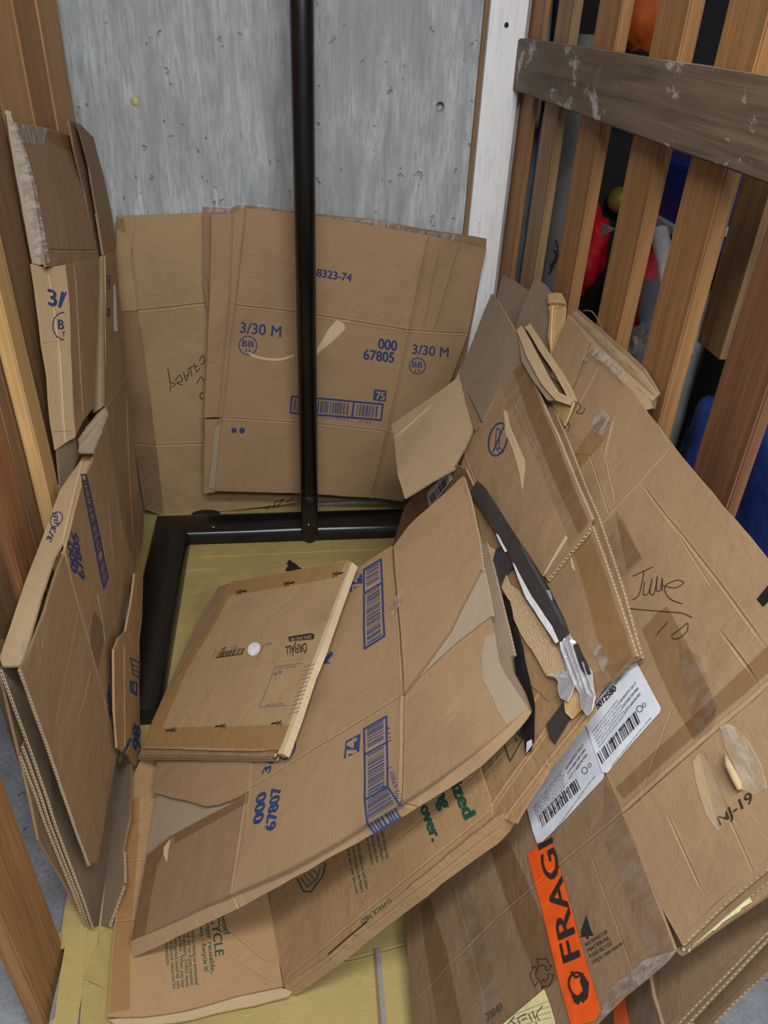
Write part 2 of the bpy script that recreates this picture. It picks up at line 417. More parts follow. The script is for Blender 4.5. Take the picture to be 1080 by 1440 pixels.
# marks: functions of the plane that give 2D geometry
def _lerp(a, b, t): return (a[0]+(b[0]-a[0])*t, a[1]+(b[1]-a[1])*t)
def T(s, a, b, up, bold=.012):
    def g(pl):
        A = Vector(pl.px2(a)); B = Vector(pl.px2(b)); U = Vector(pl.px2((a[0]+up[0], a[1]+up[1])))-A
        vs, fs = text_geo(s, bold); return [([A+(B-A)*x+U*y for x, y in vs], fs)]
    return g
def POLY(*pts):
    def g(pl):
        from mathutils.geometry import tessellate_polygon
        q = [Vector(pl.px2(p)) for p in pts]
        return [(q, [tuple(t) for t in tessellate_polygon([[Vector((v.x, v.y, 0)) for v in q]])])]
    return g
def STROKE(pts, w, close=False):
    def g(pl):
        p = list(pts)+([pts[0]] if close else []); out = []
        for a, b in zip(p[:-1], p[1:]):
            d = (b[0]-a[0], b[1]-a[1]); ln = math.hypot(*d) or 1; e = (d[0]/ln*w*.35, d[1]/ln*w*.35); n = (-d[1]/ln*w/2, d[0]/ln*w/2)
            k = max(1, int(ln/25)); v = []; f = []
            for j in range(k+1):
                c = _lerp((a[0]-e[0], a[1]-e[1]), (b[0]+e[0], b[1]+e[1]), j/k)
                v += [Vector(pl.px2((c[0]+n[0], c[1]+n[1]))), Vector(pl.px2((c[0]-n[0], c[1]-n[1])))]
            for j in range(k): f.append((2*j, 2*j+1, 2*j+3, 2*j+2))
            out.append((v, f))
        return out
    return g
def smooth(pts, n=5):
    out = []; P = [pts[0]]+list(pts)+[pts[-1]]
    for i in range(1, len(P)-2):
        p0, p1, p2, p3 = P[i-1:i+3]
        for j in range(n):
            t = j/n
            out.append(tuple(.5*(2*p1[k]+(p2[k]-p0[k])*t+(2*p0[k]-5*p1[k]+4*p2[k]-p3[k])*t*t+(3*p1[k]-p0[k]-3*p2[k]+p3[k])*t**3) for k in (0, 1)))
    out.append(pts[-1]); return out
def RING(c, rx, ry, w, a0=0, a1=360, rot=0):
    pts = []
    for i in range(25):
        t = math.radians(a0+(a1-a0)*i/24); x, y = rx*math.cos(t), ry*math.sin(t); r = math.radians(rot)
        pts.append((c[0]+x*math.cos(r)-y*math.sin(r), c[1]+x*math.sin(r)+y*math.cos(r)))
    return STROKE(pts, w)
def BARS(q, along=0, seed=1, n=46, gaps=((0, 1),)):
    """q: four corners; bars run between edge 0-1 and edge 3-2 while stepping from 0 to 1"""
    def g(pl):
        rn = random.Random(seed); out = []
        P = [Vector(pl.px2(p)) for p in q]
        x = 0.0; un = 1.0/(n*2.2)
        while x < 1:
            w = un*rn.choice((.7, .9, 1.6, 2.2)); s = un*rn.choice((.8, 1.0, 1.6, 2.2))
            if any(a <= x and x+w <= b for a, b in gaps):
                a0 = P[0].lerp(P[1], x); a1 = P[0].lerp(P[1], x+w); b0 = P[3].lerp(P[2], x); b1 = P[3].lerp(P[2], x+w)
                out.append(([a0, a1, a0.lerp(b0, .5), a1.lerp(b1, .5), b0, b1], [(0, 1, 3, 2), (2, 3, 5, 4)]))
            x += w+s
        return out
    return g
def BOXCODE(q, w, seed=1, div=.25, n=46, flip=False):
    """a framed barcode with a divider; q corners 0-1 long side"""
    def inner(a, b, c, d, m, k):
        def I(s, t):
            u = _lerp(a, b, s); v = _lerp(d, c, s); return _lerp(u, v, t)
        return I(m, k), I(1-m, k), I(1-m, 1-k), I(m, 1-k)
    qi = inner(*q, .025, .14)
    def g(pl):
        out = STROKE(q, w, True)(pl)
        out += STROKE([_lerp(q[0], q[1], div), _lerp(q[3], q[2], div)], w)(pl)
        out += BARS(qi, 0, seed, n, ((0, div-.05), (div+.03, 1)))(pl)
        return out
    return g
def CUTTER(c, d, s=1):   # box-cutter warning mark
    ex = (d[0]*s, d[1]*s); ey = (-d[1]*s*.8, d[0]*s*.8)
    def P(x, y): return (c[0]+ex[0]*x+ey[0]*y, c[1]+ex[1]*x+ey[1]*y)
    def g(pl):
        out = POLY(P(-9, 1.6), P(-1, 1.6), P(1, -1.4), P(-8, -1.6))(pl)
        out += STROKE([P(-1, 0), P(7, .6)], 1.0)(pl)+STROKE([P(-1, 4), P(6, -4)], 1.1)(pl)+STROKE([P(0, -4), P(5, 4.5)], 1.1)(pl); return out
    return g

# ================================================================== SETTING
def struct(name, bm, mat, smooth=False):
    o = from_bm(name, bm, mat, None, smooth); o['kind'] = 'structure'; return o
YB = 2.292
b = bmesh.new(); bx(b, -1.6, 2.0, -2.2, YB+.2, -.12, 0); struct('floor', b, CONF)
b = bmesh.new(); bx(b, -1.6, 2.0, -2.2, YB+.2, 2.66, 2.76); struct('ceiling', b, CON)
b = bmesh.new(); bx(b, -1.6, 2.0, YB, YB+.2, 0, 2.66)
wall = struct('wall_back', b, CON)
b = bmesh.new(); bx(b, 1.9, 2.0, .35, YB, 0, 2.66); struct('wall_right', b, DARKW)
b = bmesh.new(); bx(b, -1.6, -1.5, .35, YB, 0, 2.66); struct('wall_left', b, DARKW)
# form-tie recess (cone pockets) cut in the concrete
cut = bmesh.new()
ties = [hy((190, 143), YB), hy((619, 150), YB)]
for c in ties:
    r = bmesh.ops.create_cone(cut, segments=28, radius1=.0145, radius2=.0095, depth=.04, cap_ends=True)
    for v in r['verts']: v.co = Vector((c.x+v.co.x, c.y+v.co.z, c.z+v.co.y))
bmesh.ops.recalc_face_normals(cut, faces=cut.faces[:])
cutme = bpy.data.meshes.new('tmp'); cut.to_mesh(cutme); cut.free(); cuto = bpy.data.objects.new('tmp', cutme); COL.objects.link(cuto)
md = wall.modifiers.new('b', 'BOOLEAN'); md.object = cuto; md.operation = 'DIFFERENCE'; md.solver = 'EXACT'
dg = bpy.context.evaluated_depsgraph_get(); dg.update(); nm = bpy.data.meshes.new_from_object(wall.evaluated_get(dg)); wall.modifiers.clear(); wall.data = nm; wall.name = 'wall_back'
bpy.data.objects.remove(cuto)
YEL = plain('yellow_foam_plug', srgb(178, 180, 120), .8, bumpk=.6, bs=120)
b = bmesh.new()
r = bmesh.ops.create_uvsphere(b, u_segments=20, v_segments=10, radius=1)
for v in r['verts']:
    k = .0125*(1+.12*noise.noise(v.co*3)); v.co = Vector((ties[0].x+v.co.x*k, YB+.004+v.co.y*.007, ties[0].z+v.co.z*k))
o = from_bm('tie_plug', b, YEL, wall, True)
b = bmesh.new()
for c in ties:
    for i in range(36):
        pass
b.free()
# white painted corner board
b = bmesh.new(); bx(b, .531, .628, 2.262, YB, 0, 2.66, .002); tr = struct('trim_1', b, PAINT)
b = bmesh.new(); bx(b, .520, .531, 2.280, YB, 0, 2.66); struct('trim_2', b, WD['brown'])
b = bmesh.new(); 
k = hy((712, 35), 2.262); r = bmesh.ops.create_cone(b, segments=14, radius1=.006, radius2=.004, depth=.004, cap_ends=True)
for v in r['verts']: v.co = Vector((k.x+v.co.x, k.y-.0005+v.co.z, k.z+v.co.y))
from_bm('nail_hole', b, RUBBER, tr)

# ------------------------------------------------------------------ slatted partition, right
def slat(parent, x0, x1, y0, y1, z0, z1, mat, lean=0.0, name='slat', seed=0, bev=.003):
    b = bmesh.new(); bx(b, x0, x1, y0, y1, z0, z1)
    for i in range(1, 14):
        z = z0+(z1-z0)*i/14; bmesh.ops.bisect_plane(b, geom=b.verts[:]+b.edges[:]+b.faces[:], plane_co=(0, 0, z), plane_no=(0, 0, 1))
    for v in b.verts:
        w = noise.noise_vector(Vector((v.co.x*3+seed*5, v.co.y*3, v.co.z*2.5)))
        v.co.y += w.y*.004 + lean*(v.co.z-.8); v.co.x += w.x*.002
    es = [e for e in b.edges if abs((e.verts[0].co-e.verts[1].co).normalized().z) > .9 and len(e.link_faces) == 2 and e.calc_face_angle(0) > .5]
    bmesh.ops.bevel(b, geom=es, offset=bev, segments=2, affect='EDGES')
    off = Vector((seed*1.37, seed*.77, seed*.91))
    me = bpy.data.meshes.new(name)
    ctr = Vector(((x0+x1)/2, (y0+y1)/2, 0)); 
    for v in b.verts: v.co -= ctr
    b.normal_update(); b.to_mesh(me); b.free()
    o = link(name, me, None, [mat]); o.parent = parent; o.location = ctr-Vector(parent.location); return o
XS = .642
pr = empty('slatted_partition', (.66, 1.4, 0), 'wooden slat partition with weathered cross rail on the right, closing off the dark storage locker', 'partition')
sl = [((731, 120), (753, 128), 'cedar'), ((767, 140), (788, 147), 'aged'), ((817, 162), (846, 172), 'cedar'), ((890, 190), (928, 203), 'cedar'), ((970, 225), (1020, 245), 'cedar')]
for i, (a, c, m) in enumerate(sl):
    ya = hx(a, XS).y; yc = hx(c, XS).y
    slat(pr, XS, XS+(.012, .02, .024, .026, .028)[i], yc, min(ya, YB-.005), 0, 2.62, WD[m], seed=i+1)
ya = hx((984, 640), XS).y; yc = hx((1054, 640), XS).y
slat(pr, XS-.006, XS+.014, yc, ya, 0, 2.62, WD['near'], seed=9)
zt = hx((1080, 108), .612).z; zb = hx((1080, 262), .612).z; yl = hx((725, 60), .612).y
b = bmesh.new(); bx(b, .612, XS-.001, .66, min(yl, 2.285), zb, zt)
for i in range(1, 30):
    bmesh.ops.bisect_plane(b, geom=b.verts[:]+b.edges[:]+b.faces[:], plane_co=(0, .66+i*.06, 0), plane_no=(0, 1, 0))
for v in b.verts:
    w = noise.noise_vector(v.co*6); v.co.z += w.z*.0022; v.co.x += w.x*.0015
bmesh.ops.bevel(b, geom=[e for e in b.edges if len(e.link_faces) == 2 and e.calc_face_angle(0) > .6], offset=.003, segments=2, affect='EDGES')
from_bm('rail', b, WD['rail'], pr)
b = bmesh.new(); bx(b, XS+.037, XS+.07, .75, 2.28, .1, .2); from_bm('rail', b, WD['brown'], pr)
# ------------------------------------------------------------------ slatted partition, left
pl_ = empty('slatted_partition', (-.5, 1.4, 0), 'wooden slat partition of mixed brown boards along the left edge behind the cartons', 'partition')
def lslat(x, row, pa, pb, mat, seed, th=.022, z0=0.0):
    y0 = hx((pa, row), x).y; y1 = hx((pb, row), x).y
    slat(pl_, x-th, x, y0, y1, z0, 2.62, WD[mat], seed=seed)
XL = -.505
lslat(XL, 0, 50, 79, 'light', 21, .03); lslat(XL, 0, 16, 48, 'cedar', 22)
lslat(XL, 0, -30, 13, 'light', 28)
lslat(XL+.028, 600, 45, 63, 'pale', 23, .026)
lslat(XL, 500, 36, 90, 'brown', 24, .02)
lslat(XL, 700, -3, 31, 'cedar_red', 25); lslat(XL, 700, 33, 82, 'brown', 29)
lslat(XL, 850, -30, 25, 'brown', 26)
y0 = hz((56, 1445), .0).y; y1 = hz((90, 1338), .0).y
slat(pl_, -.475, -.447, y0, y1, 0, 2.62, WD['cedar'], seed=27)
b = bmesh.new(); bx(b, XL-.055, XL-.031, .9, 2.28, 1.3, 1.42); from_bm('rail', b, WD['brown'], pl_)

# ================================================================== things in the locker behind the slats
def drape(name, x0, x1, y0, y1, z0, z1, mat, label, cat, seed):
    b = bmesh.new(); bx(b, x0, x1, y0, y1, z0, z1, .02); bmesh.ops.subdivide_edges(b, edges=b.edges[:], cuts=12, use_grid_fill=True)
    for v in b.verts:
        w = noise.noise_vector(Vector((v.co.x*9+seed, v.co.y*9, v.co.z*1.5))); v.co.x += w.x*.03; v.co.y += w.y*.012
    return tag(from_bm(name, b, mat, None, True), label, cat)
drape('locker_dark_backing', 1.33, 1.62, .50, 2.22, 0, 2.62, plain('black_backing_fabric', srgb(30, 30, 33), .85, bumpk=.4, bs=12), 'added tall black cover sheet that darkens the back of the locker', 'cover', 3)  # added black sheet, keeps the back of the locker dark
drape('wall_dark_backing', .70, 1.30, 2.255, 2.275, .02, 2.62, plain('charcoal_backing', srgb(32, 32, 36), .9, bumpk=.4, bs=12), 'added charcoal sheet that darkens the wall behind the first slats', 'blanket', 8)  # added dark sheet, hides the lit concrete between the first slats
def blob(name, ctr, r, mat, label, cat, seed=0, k=.25, fr=2.0, sub=4, sq=1.0):
    b = bmesh.new(); bmesh.ops.create_icosphere(b, subdivisions=sub, radius=1)
    for v in b.verts:
        d = v.co.copy(); n1 = noise.noise(d*fr+Vector((seed, 0, 0))); n2 = noise.noise(d*fr*3+Vector((0, seed, 0)))
        e = [math.copysign(abs(c)**sq, c) for c in d]; v.co = Vector((e[0]*r[0], e[1]*r[1], e[2]*r[2]))*(1+k*n1+k*.4*n2)
    me = bpy.data.meshes.new(name); b.to_mesh(me); b.free()
    for p in me.polygons: p.use_smooth = True
    o = link(name, me, None, [mat]); o.location = ctr; return tag(o, label, cat) if label else o
def cloth(name, col, rough=.7, bk=.5, bs=14): return plain(name, srgb(*col), rough, bumpk=bk, bs=bs)
TARP = cloth('blue_tarpaulin', (34, 62, 132), .42, .9, 26)
RED = cloth('red_nylon', (196, 24, 40), .5, .8, 16)
p = hx((1030, 620), .86); blob('tarpaulin_bundle', (.98, 1.00, .50), (.2, .42, .52), TARP, 'blue woven tarpaulin bundle filling the gaps beside the wide right-hand slat', 'tarpaulin', 3, .09, 2.4, 5, .6)
p = hx((812, 350), .86); blob('nylon_bag', p, (.08, .10, .14), RED, 'bright red nylon bag seen through the slats above the carton stack', 'bag', 5, .22)
p = hx((872, 385), .92); blob('nylon_sack', p+Vector((.05, -.05, -.03)), (.07, .10, .12), cloth('dark_red_cloth', (150, 18, 34)), 'darker red bundle behind the slats, right of the bright red bag', 'bag', 8, .2)
p = hx((862, 270), .95); blob('ball', p-Vector((0, .06, .01)), (.036, .036, .036), cloth('ochre_ball', (112, 98, 40), .5, .2), 'small dull yellow ball on the dark pile behind the slats', 'ball', 2, .02)
p = hx((905, 500), .84); blob('plastic_bag', p, (.05, .06, .07), plain('crinkled_plastic', srgb(150, 150, 152), .25, bumpk=.9, bs=40), 'crumpled clear plastic bag low behind the slats beside the blue tarpaulin', 'plastic bag', 12, .4, 3)
p = hx((806, 210), .74)
b = bmesh.new(); tube(b, [Vector((p.x, p.y, .02)), p, p+Vector((0, .0, .25))], .032, 20); o = from_bm('rolled_mat', b, cloth('grey_mat', (112, 112, 112)), None, True); tag(o, 'grey rolled mat standing behind the second and third slats', 'mat')
p0 = hx((830, -30), .9); p1 = hx((822, 120), .9)
b = bmesh.new(); tube(b, [p0+Vector((0, 0, .15)), p0, p1, p1-Vector((0, 0, .06))], .05, 20); o = from_bm('rolled_blanket', b, cloth('slate_blanket', (70, 82, 100)), None, True); tag(o, 'slate blue rolled blanket at the top behind the rail', 'blanket')
p0 = hx((905, 10), .9); blob('life_vest', p0-Vector((0, .03, 0)), (.06, .075, .10), cloth('orange_nylon', (200, 96, 30)), 'orange padded vest hanging at the top between the slats', 'vest', 7, .15)
p0 = hx((900, 95), .86); blob('shoe_pouch', p0, (.05, .07, .035), cloth('black_pouch', (24, 24, 28)), 'black pouch beneath the orange vest behind the rail', 'pouch', 6, .2)
# white rolled paper tube
a0 = hx((927, 325), .80); a1 = hx((950, 440), .80)
b = bmesh.new(); tube(b, [a0, a1+(a1-a0)*.5], .019, 20); tub = from_bm('mailing_tube', b, plain('white_tube', srgb(226, 228, 236), .4), None, True); tag(tub, 'white mailing tube leaning behind the slats under the rail', 'tube')
a0 = hx((916, 400), .86); a1 = hx((930, 560), .86)
b = bmesh.new(); tube(b, [a0, a1, Vector((a1.x, a1.y, .01))], .034, 20); o = from_bm('tent_roll', b, cloth('grey_nylon', (118, 122, 134)), None, True); tag(o, 'grey fabric tent roll standing behind the slats, under the white tube', 'roll')
# blue bin
p = hx((942, 285), .98); bin_ = empty('storage_bin', (p.x, p.y, p.z-.12), 'blue plastic storage bin with pale rim behind the slats', 'storage bin')
b = bmesh.new(); bx(b, p.x-.02, p.x+.3, p.y-.11, p.y+.14, p.z-.1, p.z+.10, .012); from_bm('bin_body', b, plain('blue_plastic', srgb(24, 44, 112), .35), bin_)
b = bmesh.new(); bx(b, p.x-.032, p.x+.31, p.y-.12, p.y+.15, p.z-.055, p.z-.032, .005); from_bm('rim', b, plain('pale_rim', srgb(150, 152, 160), .4), bin_)
# white folded paper
a = [hx(q, .84) for q in ((845, 314), (864, 322), (846, 333))]
b = bmesh.new(); f = [b.verts.new(q) for q in a]+[b.verts.new(q+Vector((.004, 0, 0))) for q in a]
b.faces.new(f[:3]); b.faces.new(f[3:][::-1])
for i in range(3): b.faces.new((f[i], f[(i+1) % 3], f[(i+1) % 3+3], f[i+3]))
tag(from_bm('paper_flag', b, LABEL), 'small white folded paper triangle behind the third slat', 'paper')
# plywood board and hanging cord
a = hx((1022, 330), .76); c = hx((1064, 330), .76)
b = bmesh.new(); bx(b, .76, .785, c.y, a.y, 1.0, 1.5); tag(from_bm('plywood_board', b, WD['brown']), 'brown plywood board standing behind the widest right-hand slats', 'board')
pts = [hx(q, .72) for q in smooth([(782, 338), (784, 352), (776, 372), (766, 388), (763, 396), (768, 392), (779, 372), (785, 360), (779, 352)], 4)]
b = bmesh.new(); tube(b, pts, .0022, 6); tag(from_bm('drawstring_cord', b, RUBBER, None, True), 'thin black looped cord dangling in front of the red bag', 'cord')
p = hx((757, 215), .695)-Vector((0, .02, 0)); b = bmesh.new(); tube(b, [p+Vector((0, 0, .1)), p, Vector((p.x, p.y, .01))], .012, 12)
tag(from_bm('furled_umbrella', b, cloth('violet_cloth', (96, 94, 124)), None, True), 'thin violet furled umbrella in the first gap beside the white corner board', 'umbrella')
# ================================================================== FLOOR SHEET (olive-yellow carton laid flat)
fs = Carton('floor_cardboard', (0, 1.4, 0), 'olive yellow flattened cardboard laid over the floor under everything', 'cardboard sheet', seed=2, amp=.0022)
ZF = .013
P0 = Plane(Vector((0, .6, ZF)), Vector((1, .6, ZF)), Vector((0, 1.6, ZF)))
fs.panel(P0, [(108, 1475), (117, 1373), (139, 1320), (133, 1240), (197, 722), (240, 706), (640, 704), (600, 900), (640, 1475)], KR['olive'],
    creases=[((120, 1375), (139, 1385), .003, .003), ((285, 783), (470, 775)), ((470, 775), (560, 772)), ((232, 725), (200, 1000), .003, .003), ((460, 700), (470, 790)), ((495, 1348), (572, 1328)), ((395, 1362), (495, 1348)), ((215, 808), (290, 800))])
LF = Plane(hz((107, 1450), ZF), hz((139, 1320), ZF), hx((84, 1320), -.452))
fs.panel(LF, [(107, 1450), (118, 1373), (139, 1320), (133, 1240), (98, 1232), (86, 1310), (91, 1332), (76, 1431), (60, 1450)], KR['olive'], name='flap', flutes=(5,), creases=[((125, 1300), (118, 1373), .002, .001)])
fs.sheet(P0, [(528, 1334), (534, 1334), (545, 1450), (538, 1450)], plain('grey_gap_tape', srgb(130, 132, 132), .5), name='tape', off=.0016)
fs.sheet(P0, [(524, 1334), (528, 1334), (538, 1450), (533, 1450)], KR['dark'], name='seam', off=.0012)

# ================================================================== BLACK STAND
st = empty('metal_stand', (.055, 2.1, 0), 'black metal stand with tall round post bolted to a wide U-shaped floor base', 'stand')
def beam(bm, path, w, h, seg=10):
    """flattened D-shaped beam along path (at floor level)"""
    prof = [(-w/2, 0), (-w/2, h*.35)]
    for i in range(seg+1):
        t = math.pi*(1-i/seg); prof.append((math.cos(t)*w/2*.98, h*.42+math.sin(t)**.6*h*.58 if 0 < i < seg else h*.42))
    prof += [(w/2, h*.35), (w/2, 0)]
    rings = []
    for i, p in enumerate(path):
        p = Vector(p); a = (p-Vector(path[i-1])).normalized() if i else None; c = (Vector(path[i+1])-p).normalized() if i < len(path)-1 else None
        t = ((a or c)+(c or a)).normalized(); n = Vector((t.y, -t.x, 0)); k = 1/max(.35, (t.dot(a or c)))
        rings.append([bm.verts.new(p+n*x*k+Vector((0, 0, z))) for x, z in prof])
    for r0, r1 in zip(rings[:-1], rings[1:]):
        for j in range(len(prof)): bm.faces.new((r0[j], r1[j], r1[(j+1) % len(prof)], r0[(j+1) % len(prof)]))
    bm.faces.new(rings[0]); bm.faces.new(rings[-1][::-1]); bmesh.ops.recalc_face_normals(bm, faces=bm.faces[:])
ZB = .014; ybar = 2.135; xl = -.392; xr = .50
b = bmesh.new(); beam(b, [(xl, 1.33, ZB), (xl, 1.8, ZB), (xl+.0, ybar, ZB), (0, ybar, ZB), (xr, ybar, ZB), (xr, 1.33, ZB)], .118, .055)
o = from_bm('base_frame', b, BLACKM, st); m = o.modifiers.new('e', 'EDGE_SPLIT'); m.split_angle = math.radians(40)
for p_ in o.data.polygons: p_.use_smooth = True
b = bmesh.new(); px_ = .054; yp = 2.066
tube(b, [(px_, yp+.012, .20), (px_, yp+.012, 2.62)], .0275, 40)
o = from_bm('post', b, BLACKM, st, True)
# flattened tongue that bolts on to the base
b = bmesh.new(); rings = []
zs = [(.22, .0272, .026), (.15, .0272, .020), (.09, .0272, .013), (.05, .027, .009), (.035, .025, .008), (.02, .019, .007), (.012, .010, .006), (.0085, .002, .005)]
for z, w, d in zs:
    rings.append([b.verts.new((px_+w*math.cos(t)*(abs(math.cos(t))**-.25 if abs(math.cos(t)) > .01 else 1), yp+d*math.sin(t)+(.012 if z > .1 else .004), z)) for t in [2*math.pi*k/28 for k in range(28)]])
for r0, r1 in zip(rings[:-1], rings[1:]):
    for k in range(28): b.faces.new((r0[k], r1[k], r1[(k+1) % 28], r0[(k+1) % 28]))
b.faces.new(rings[0]); b.faces.new(rings[-1][::-1]); bmesh.ops.recalc_face_normals(b, faces=b.faces[:])
from_bm('post_tongue', b, BLACKM, st, True)
for q in ((434, 700), (434, 738)):
    c = hy(q, yp-.012); b = bmesh.new(); r = bmesh.ops.create_uvsphere(b, u_segments=14, v_segments=8, radius=1)
    for v in r['verts']: v.co = Vector((c.x+v.co.x*.0045, c.y+v.co.y*.003, c.z+v.co.z*.0045))
    from_bm('bolt', b, STEEL, st, True)
c = hz((300, 741), ZB+.055); b = bmesh.new(); r = bmesh.ops.create_uvsphere(b, u_segments=14, v_segments=8, radius=1)
for v in r['verts']: v.co = Vector((c.x+v.co.x*.006, c.y+v.co.y*.006, c.z+v.co.z*.003))
from_bm('bolt', b, STEEL, st, True)
c = hz((290, 728), .03); b = bmesh.new(); r = bmesh.ops.create_cone(b, segments=30, radius1=.055, radius2=.048, depth=.03, cap_ends=True)
for v in r['verts']: v.co = Vector((c.x+v.co.x, min(2.235, c.y)+v.co.y*.55, .03+v.co.z))
from_bm('rubber_foot', b, RUBBER, st)

# ================================================================== BACK WALL CARTONS
A = Carton('flattened_carton', (0, 2.25, .01), 'plain kraft carton with upside-down black handwriting leaning on the concrete wall, leftmost there', group=None, seed=4, amp=.004)
PA = Plane(hy((170, 305), 2.277), hy((560, 305), 2.277), hy((232, 727), 2.262))
PAl = Plane(hy((191, 305), 2.277), hy((231, 727), 2.262), hy((165, 400), 2.235))
hand = [[(235, 518), (238, 535), (239, 552)], [(239, 538), (246, 541), (241, 545)], [(246, 536), (252, 528), (256, 536), (248, 539), (256, 542)], [(258, 524), (262, 536), (266, 522)], [(260, 530), (265, 528)], [(268, 517), (270, 530)], [(264, 520), (273, 515)], [(274, 512), (277, 524), (282, 518)], [(275, 517), (279, 515)], [(281, 508), (286, 500), (288, 510), (283, 514)], [(277, 540), (283, 531), (287, 537)], [(286, 552), (281, 556), (283, 562), (288, 560)]]
hand = [smooth(h_, 4) for h_ in hand]
A.panel(PA, [(193, 303), (286, 299), (560, 320), (572, 700), (420, 707), (330, 718), (231, 727), (219, 628), (193, 436), (186, 360)], KR['tan'], flutes=(),
    creases=[((190, 437), (290, 428), .004, .004), ((218, 628), (290, 623), .004, .005), ((290, 623), (560, 615), .004, .005), ((197, 413), (245, 418), .002, .0015), ((183, 310), (196, 436), .002, .002)],
    marks=[(STROKE(h_, 1.3), BROWNINK) for h_ in hand]+[(STROKE(q, 1.3), BROWNINK) for q in ([(375, 715), (380, 711)], [(386, 714), (388, 706), (400, 702), (392, 711)], [(404, 706), (412, 700)])])
A.panel(PAl, [(166, 304), (193, 303), (186, 360), (193, 436), (170, 437), (164, 360)], KR['tan'], creases=[((183, 310), (194, 434), .002, .002)])
A.panel(PAl, [(170, 438), (193, 437), (219, 628), (231, 727), (203, 716), (187, 625), (176, 520)], KR['brown'], creases=[((187, 625), (219, 628), .004, .003)])
A.sheet(PAl, [(188, 628), (219, 631), (230, 722), (204, 712)], TC, name='clear_tape')
A.sheet(PAl, [(166, 306), (176, 308), (178, 328), (165, 322)], TD, name='brown_tape')

Bb = Carton('flattened_carton', (.1, 2.22, .05), 'kraft carton with shiny clear tape along its top, sandwiched behind the 67805 carton', group=None, seed=6, amp=.003)
PB2 = Plane(hy((285, 292), 2.255), hy((685, 337), 2.255), hy((286, 690), 2.226))
Bb.panel(PB2, [(285, 291), (326, 293), (335, 289), (405, 297), (545, 311), (572, 318), (685, 336), (684, 352), (655, 500), (560, 690), (300, 692), (286, 600), (293, 440), (287, 400)], KR['brown'],
    creases=[((289, 385), (300, 440), .003, .003)])
Bb.sheet(PB2, [(289, 288), (326, 291), (322, 300), (300, 298), (288, 299)], TW, name='clear_tape', off=.002)
Bb.sheet(PB2, [(334, 286), (370, 288), (408, 297), (408, 308), (370, 300), (336, 298)], TW, name='clear_tape', off=.004)
Bb.sheet(PB2, [(440, 303), (500, 308), (547, 311), (575, 322), (640, 330), (640, 338), (560, 324), (500, 318), (440, 312)], TW, name='clear_tape', off=.004)

Bc = Carton('flattened_carton', (.1, 2.2, .05), 'flattened diaper carton printed 000 67805 and 3/30 M, standing behind the black post', group=None, seed=5, amp=.003)
PB = Plane(hy((344, 293), 2.228), hy((684, 350), 2.228), hy((302, 690), 2.185))
cB = [((330, 430), (411, 439), .0035, .004), ((411, 439), (570, 463), .0035, .004), ((570, 463), (658, 469), .0035, .003), ((310, 588), (419, 594), .0035, .004), ((419, 594), (541, 606), .0035, .004), ((541, 606), (600, 600), .0035, .003),
      ((344, 294), (330, 429), .004, .005), ((330, 429), (311, 588), .004, .003), ((602, 335), (577, 463), .004, .005), ((577, 463), (545, 608), .0035, .004), ((545, 608), (523, 698), .004, .006), ((618, 350), (596, 463), .003, .003), ((645, 350), (612, 463), .004, .004), ((345, 358), (405, 372), .002, .0015), ((343, 384), (408, 391), .002, .0012), ((460, 428), (560, 455), .002, .0015)]
mB = [(T('48323-74', (437, 388), (494, 396), (1, -11), .02), INK), (T('3/30 M', (338, 468), (395, 474), (.8, -15), .012), INK), (RING((349, 486), 12.5, 13, 1.5), INK), (T('BB', (341, 487), (357, 488.5), (.5, -8.5)), INK), (T('12', (346, 495), (353, 495.5), (.2, -4.5)), INK),
      (T('000', (532, 489.5), (558, 493), (.8, -14.5), .02), INK), (T('67805', (511, 505), (554, 509.5), (.8, -14.5), .02), INK), (T('3/30 M', (580, 497), (630, 502), (.8, -14), .012), INK), (RING((587.5, 514.5), 11, 11.5, 1.5), INK), (T('BB', (580, 516), (594, 517), (.5, -8)), INK), (T('12', (584, 523), (591, 523.5), (.2, -4)), INK),
      (POLY((525.5, 547), (543.5, 549), (542, 564.5), (524, 562.5)), INK), (T('75', (528, 560.5), (540, 562), (.8, -10.5), .02), KR['tan'], .0005),
      (BOXCODE([(410, 557), (538, 568), (535.5, 590), (408.5, 580)], 2.6, 3, .68, 60), INK), (T('2 6 8 7 0 2 6 7 8 0 5 7', (436, 587), (490, 591), (0, -3.5), 0), INK), (T('0 7 5 6', (505, 593.5), (522, 595), (0, -3.5), 0), INK),
      (POLY((325, 602), (332, 602.5), (332, 609), (325, 608.5)), INK), (POLY(*[(340+4.2*math.cos(t*.52), 605.7+4.2*math.sin(t*.52)) for t in range(12)]), INK),
      (POLY((430, 508), (446, 489), (462, 463), (473, 450), (493, 451), (484, 464), (470, 478), (455, 490), (440, 503)), KR['cream']), (STROKE(smooth([(351, 497), (362, 502), (378, 505), (395, 505), (412, 500)]), 3.2), KR['cream'])]
Bc.panel(PB, [(344, 293), (400, 299), (470, 309), (602, 330), (684, 350), (672, 400), (658, 469), (636, 530), (600, 620), (566, 705), (523, 700), (415, 693), (302, 690), (311, 588), (330, 429)], KR['kraft'], creases=cB, marks=mB)
PBs = Plane(hy((298, 302), 2.232), hy((326, 300), 2.232), hy((302, 690), 2.195))
Bc.panel(PBs, [(297, 302), (326, 300), (336, 296), (344, 294), (330, 429), (311, 588), (303, 587), (286, 588), (294, 441)], KR['kraft'], name='side_panel', creases=[((327, 300), (322, 430), .003, .003), ((322, 430), (306, 588), .003, .003)])
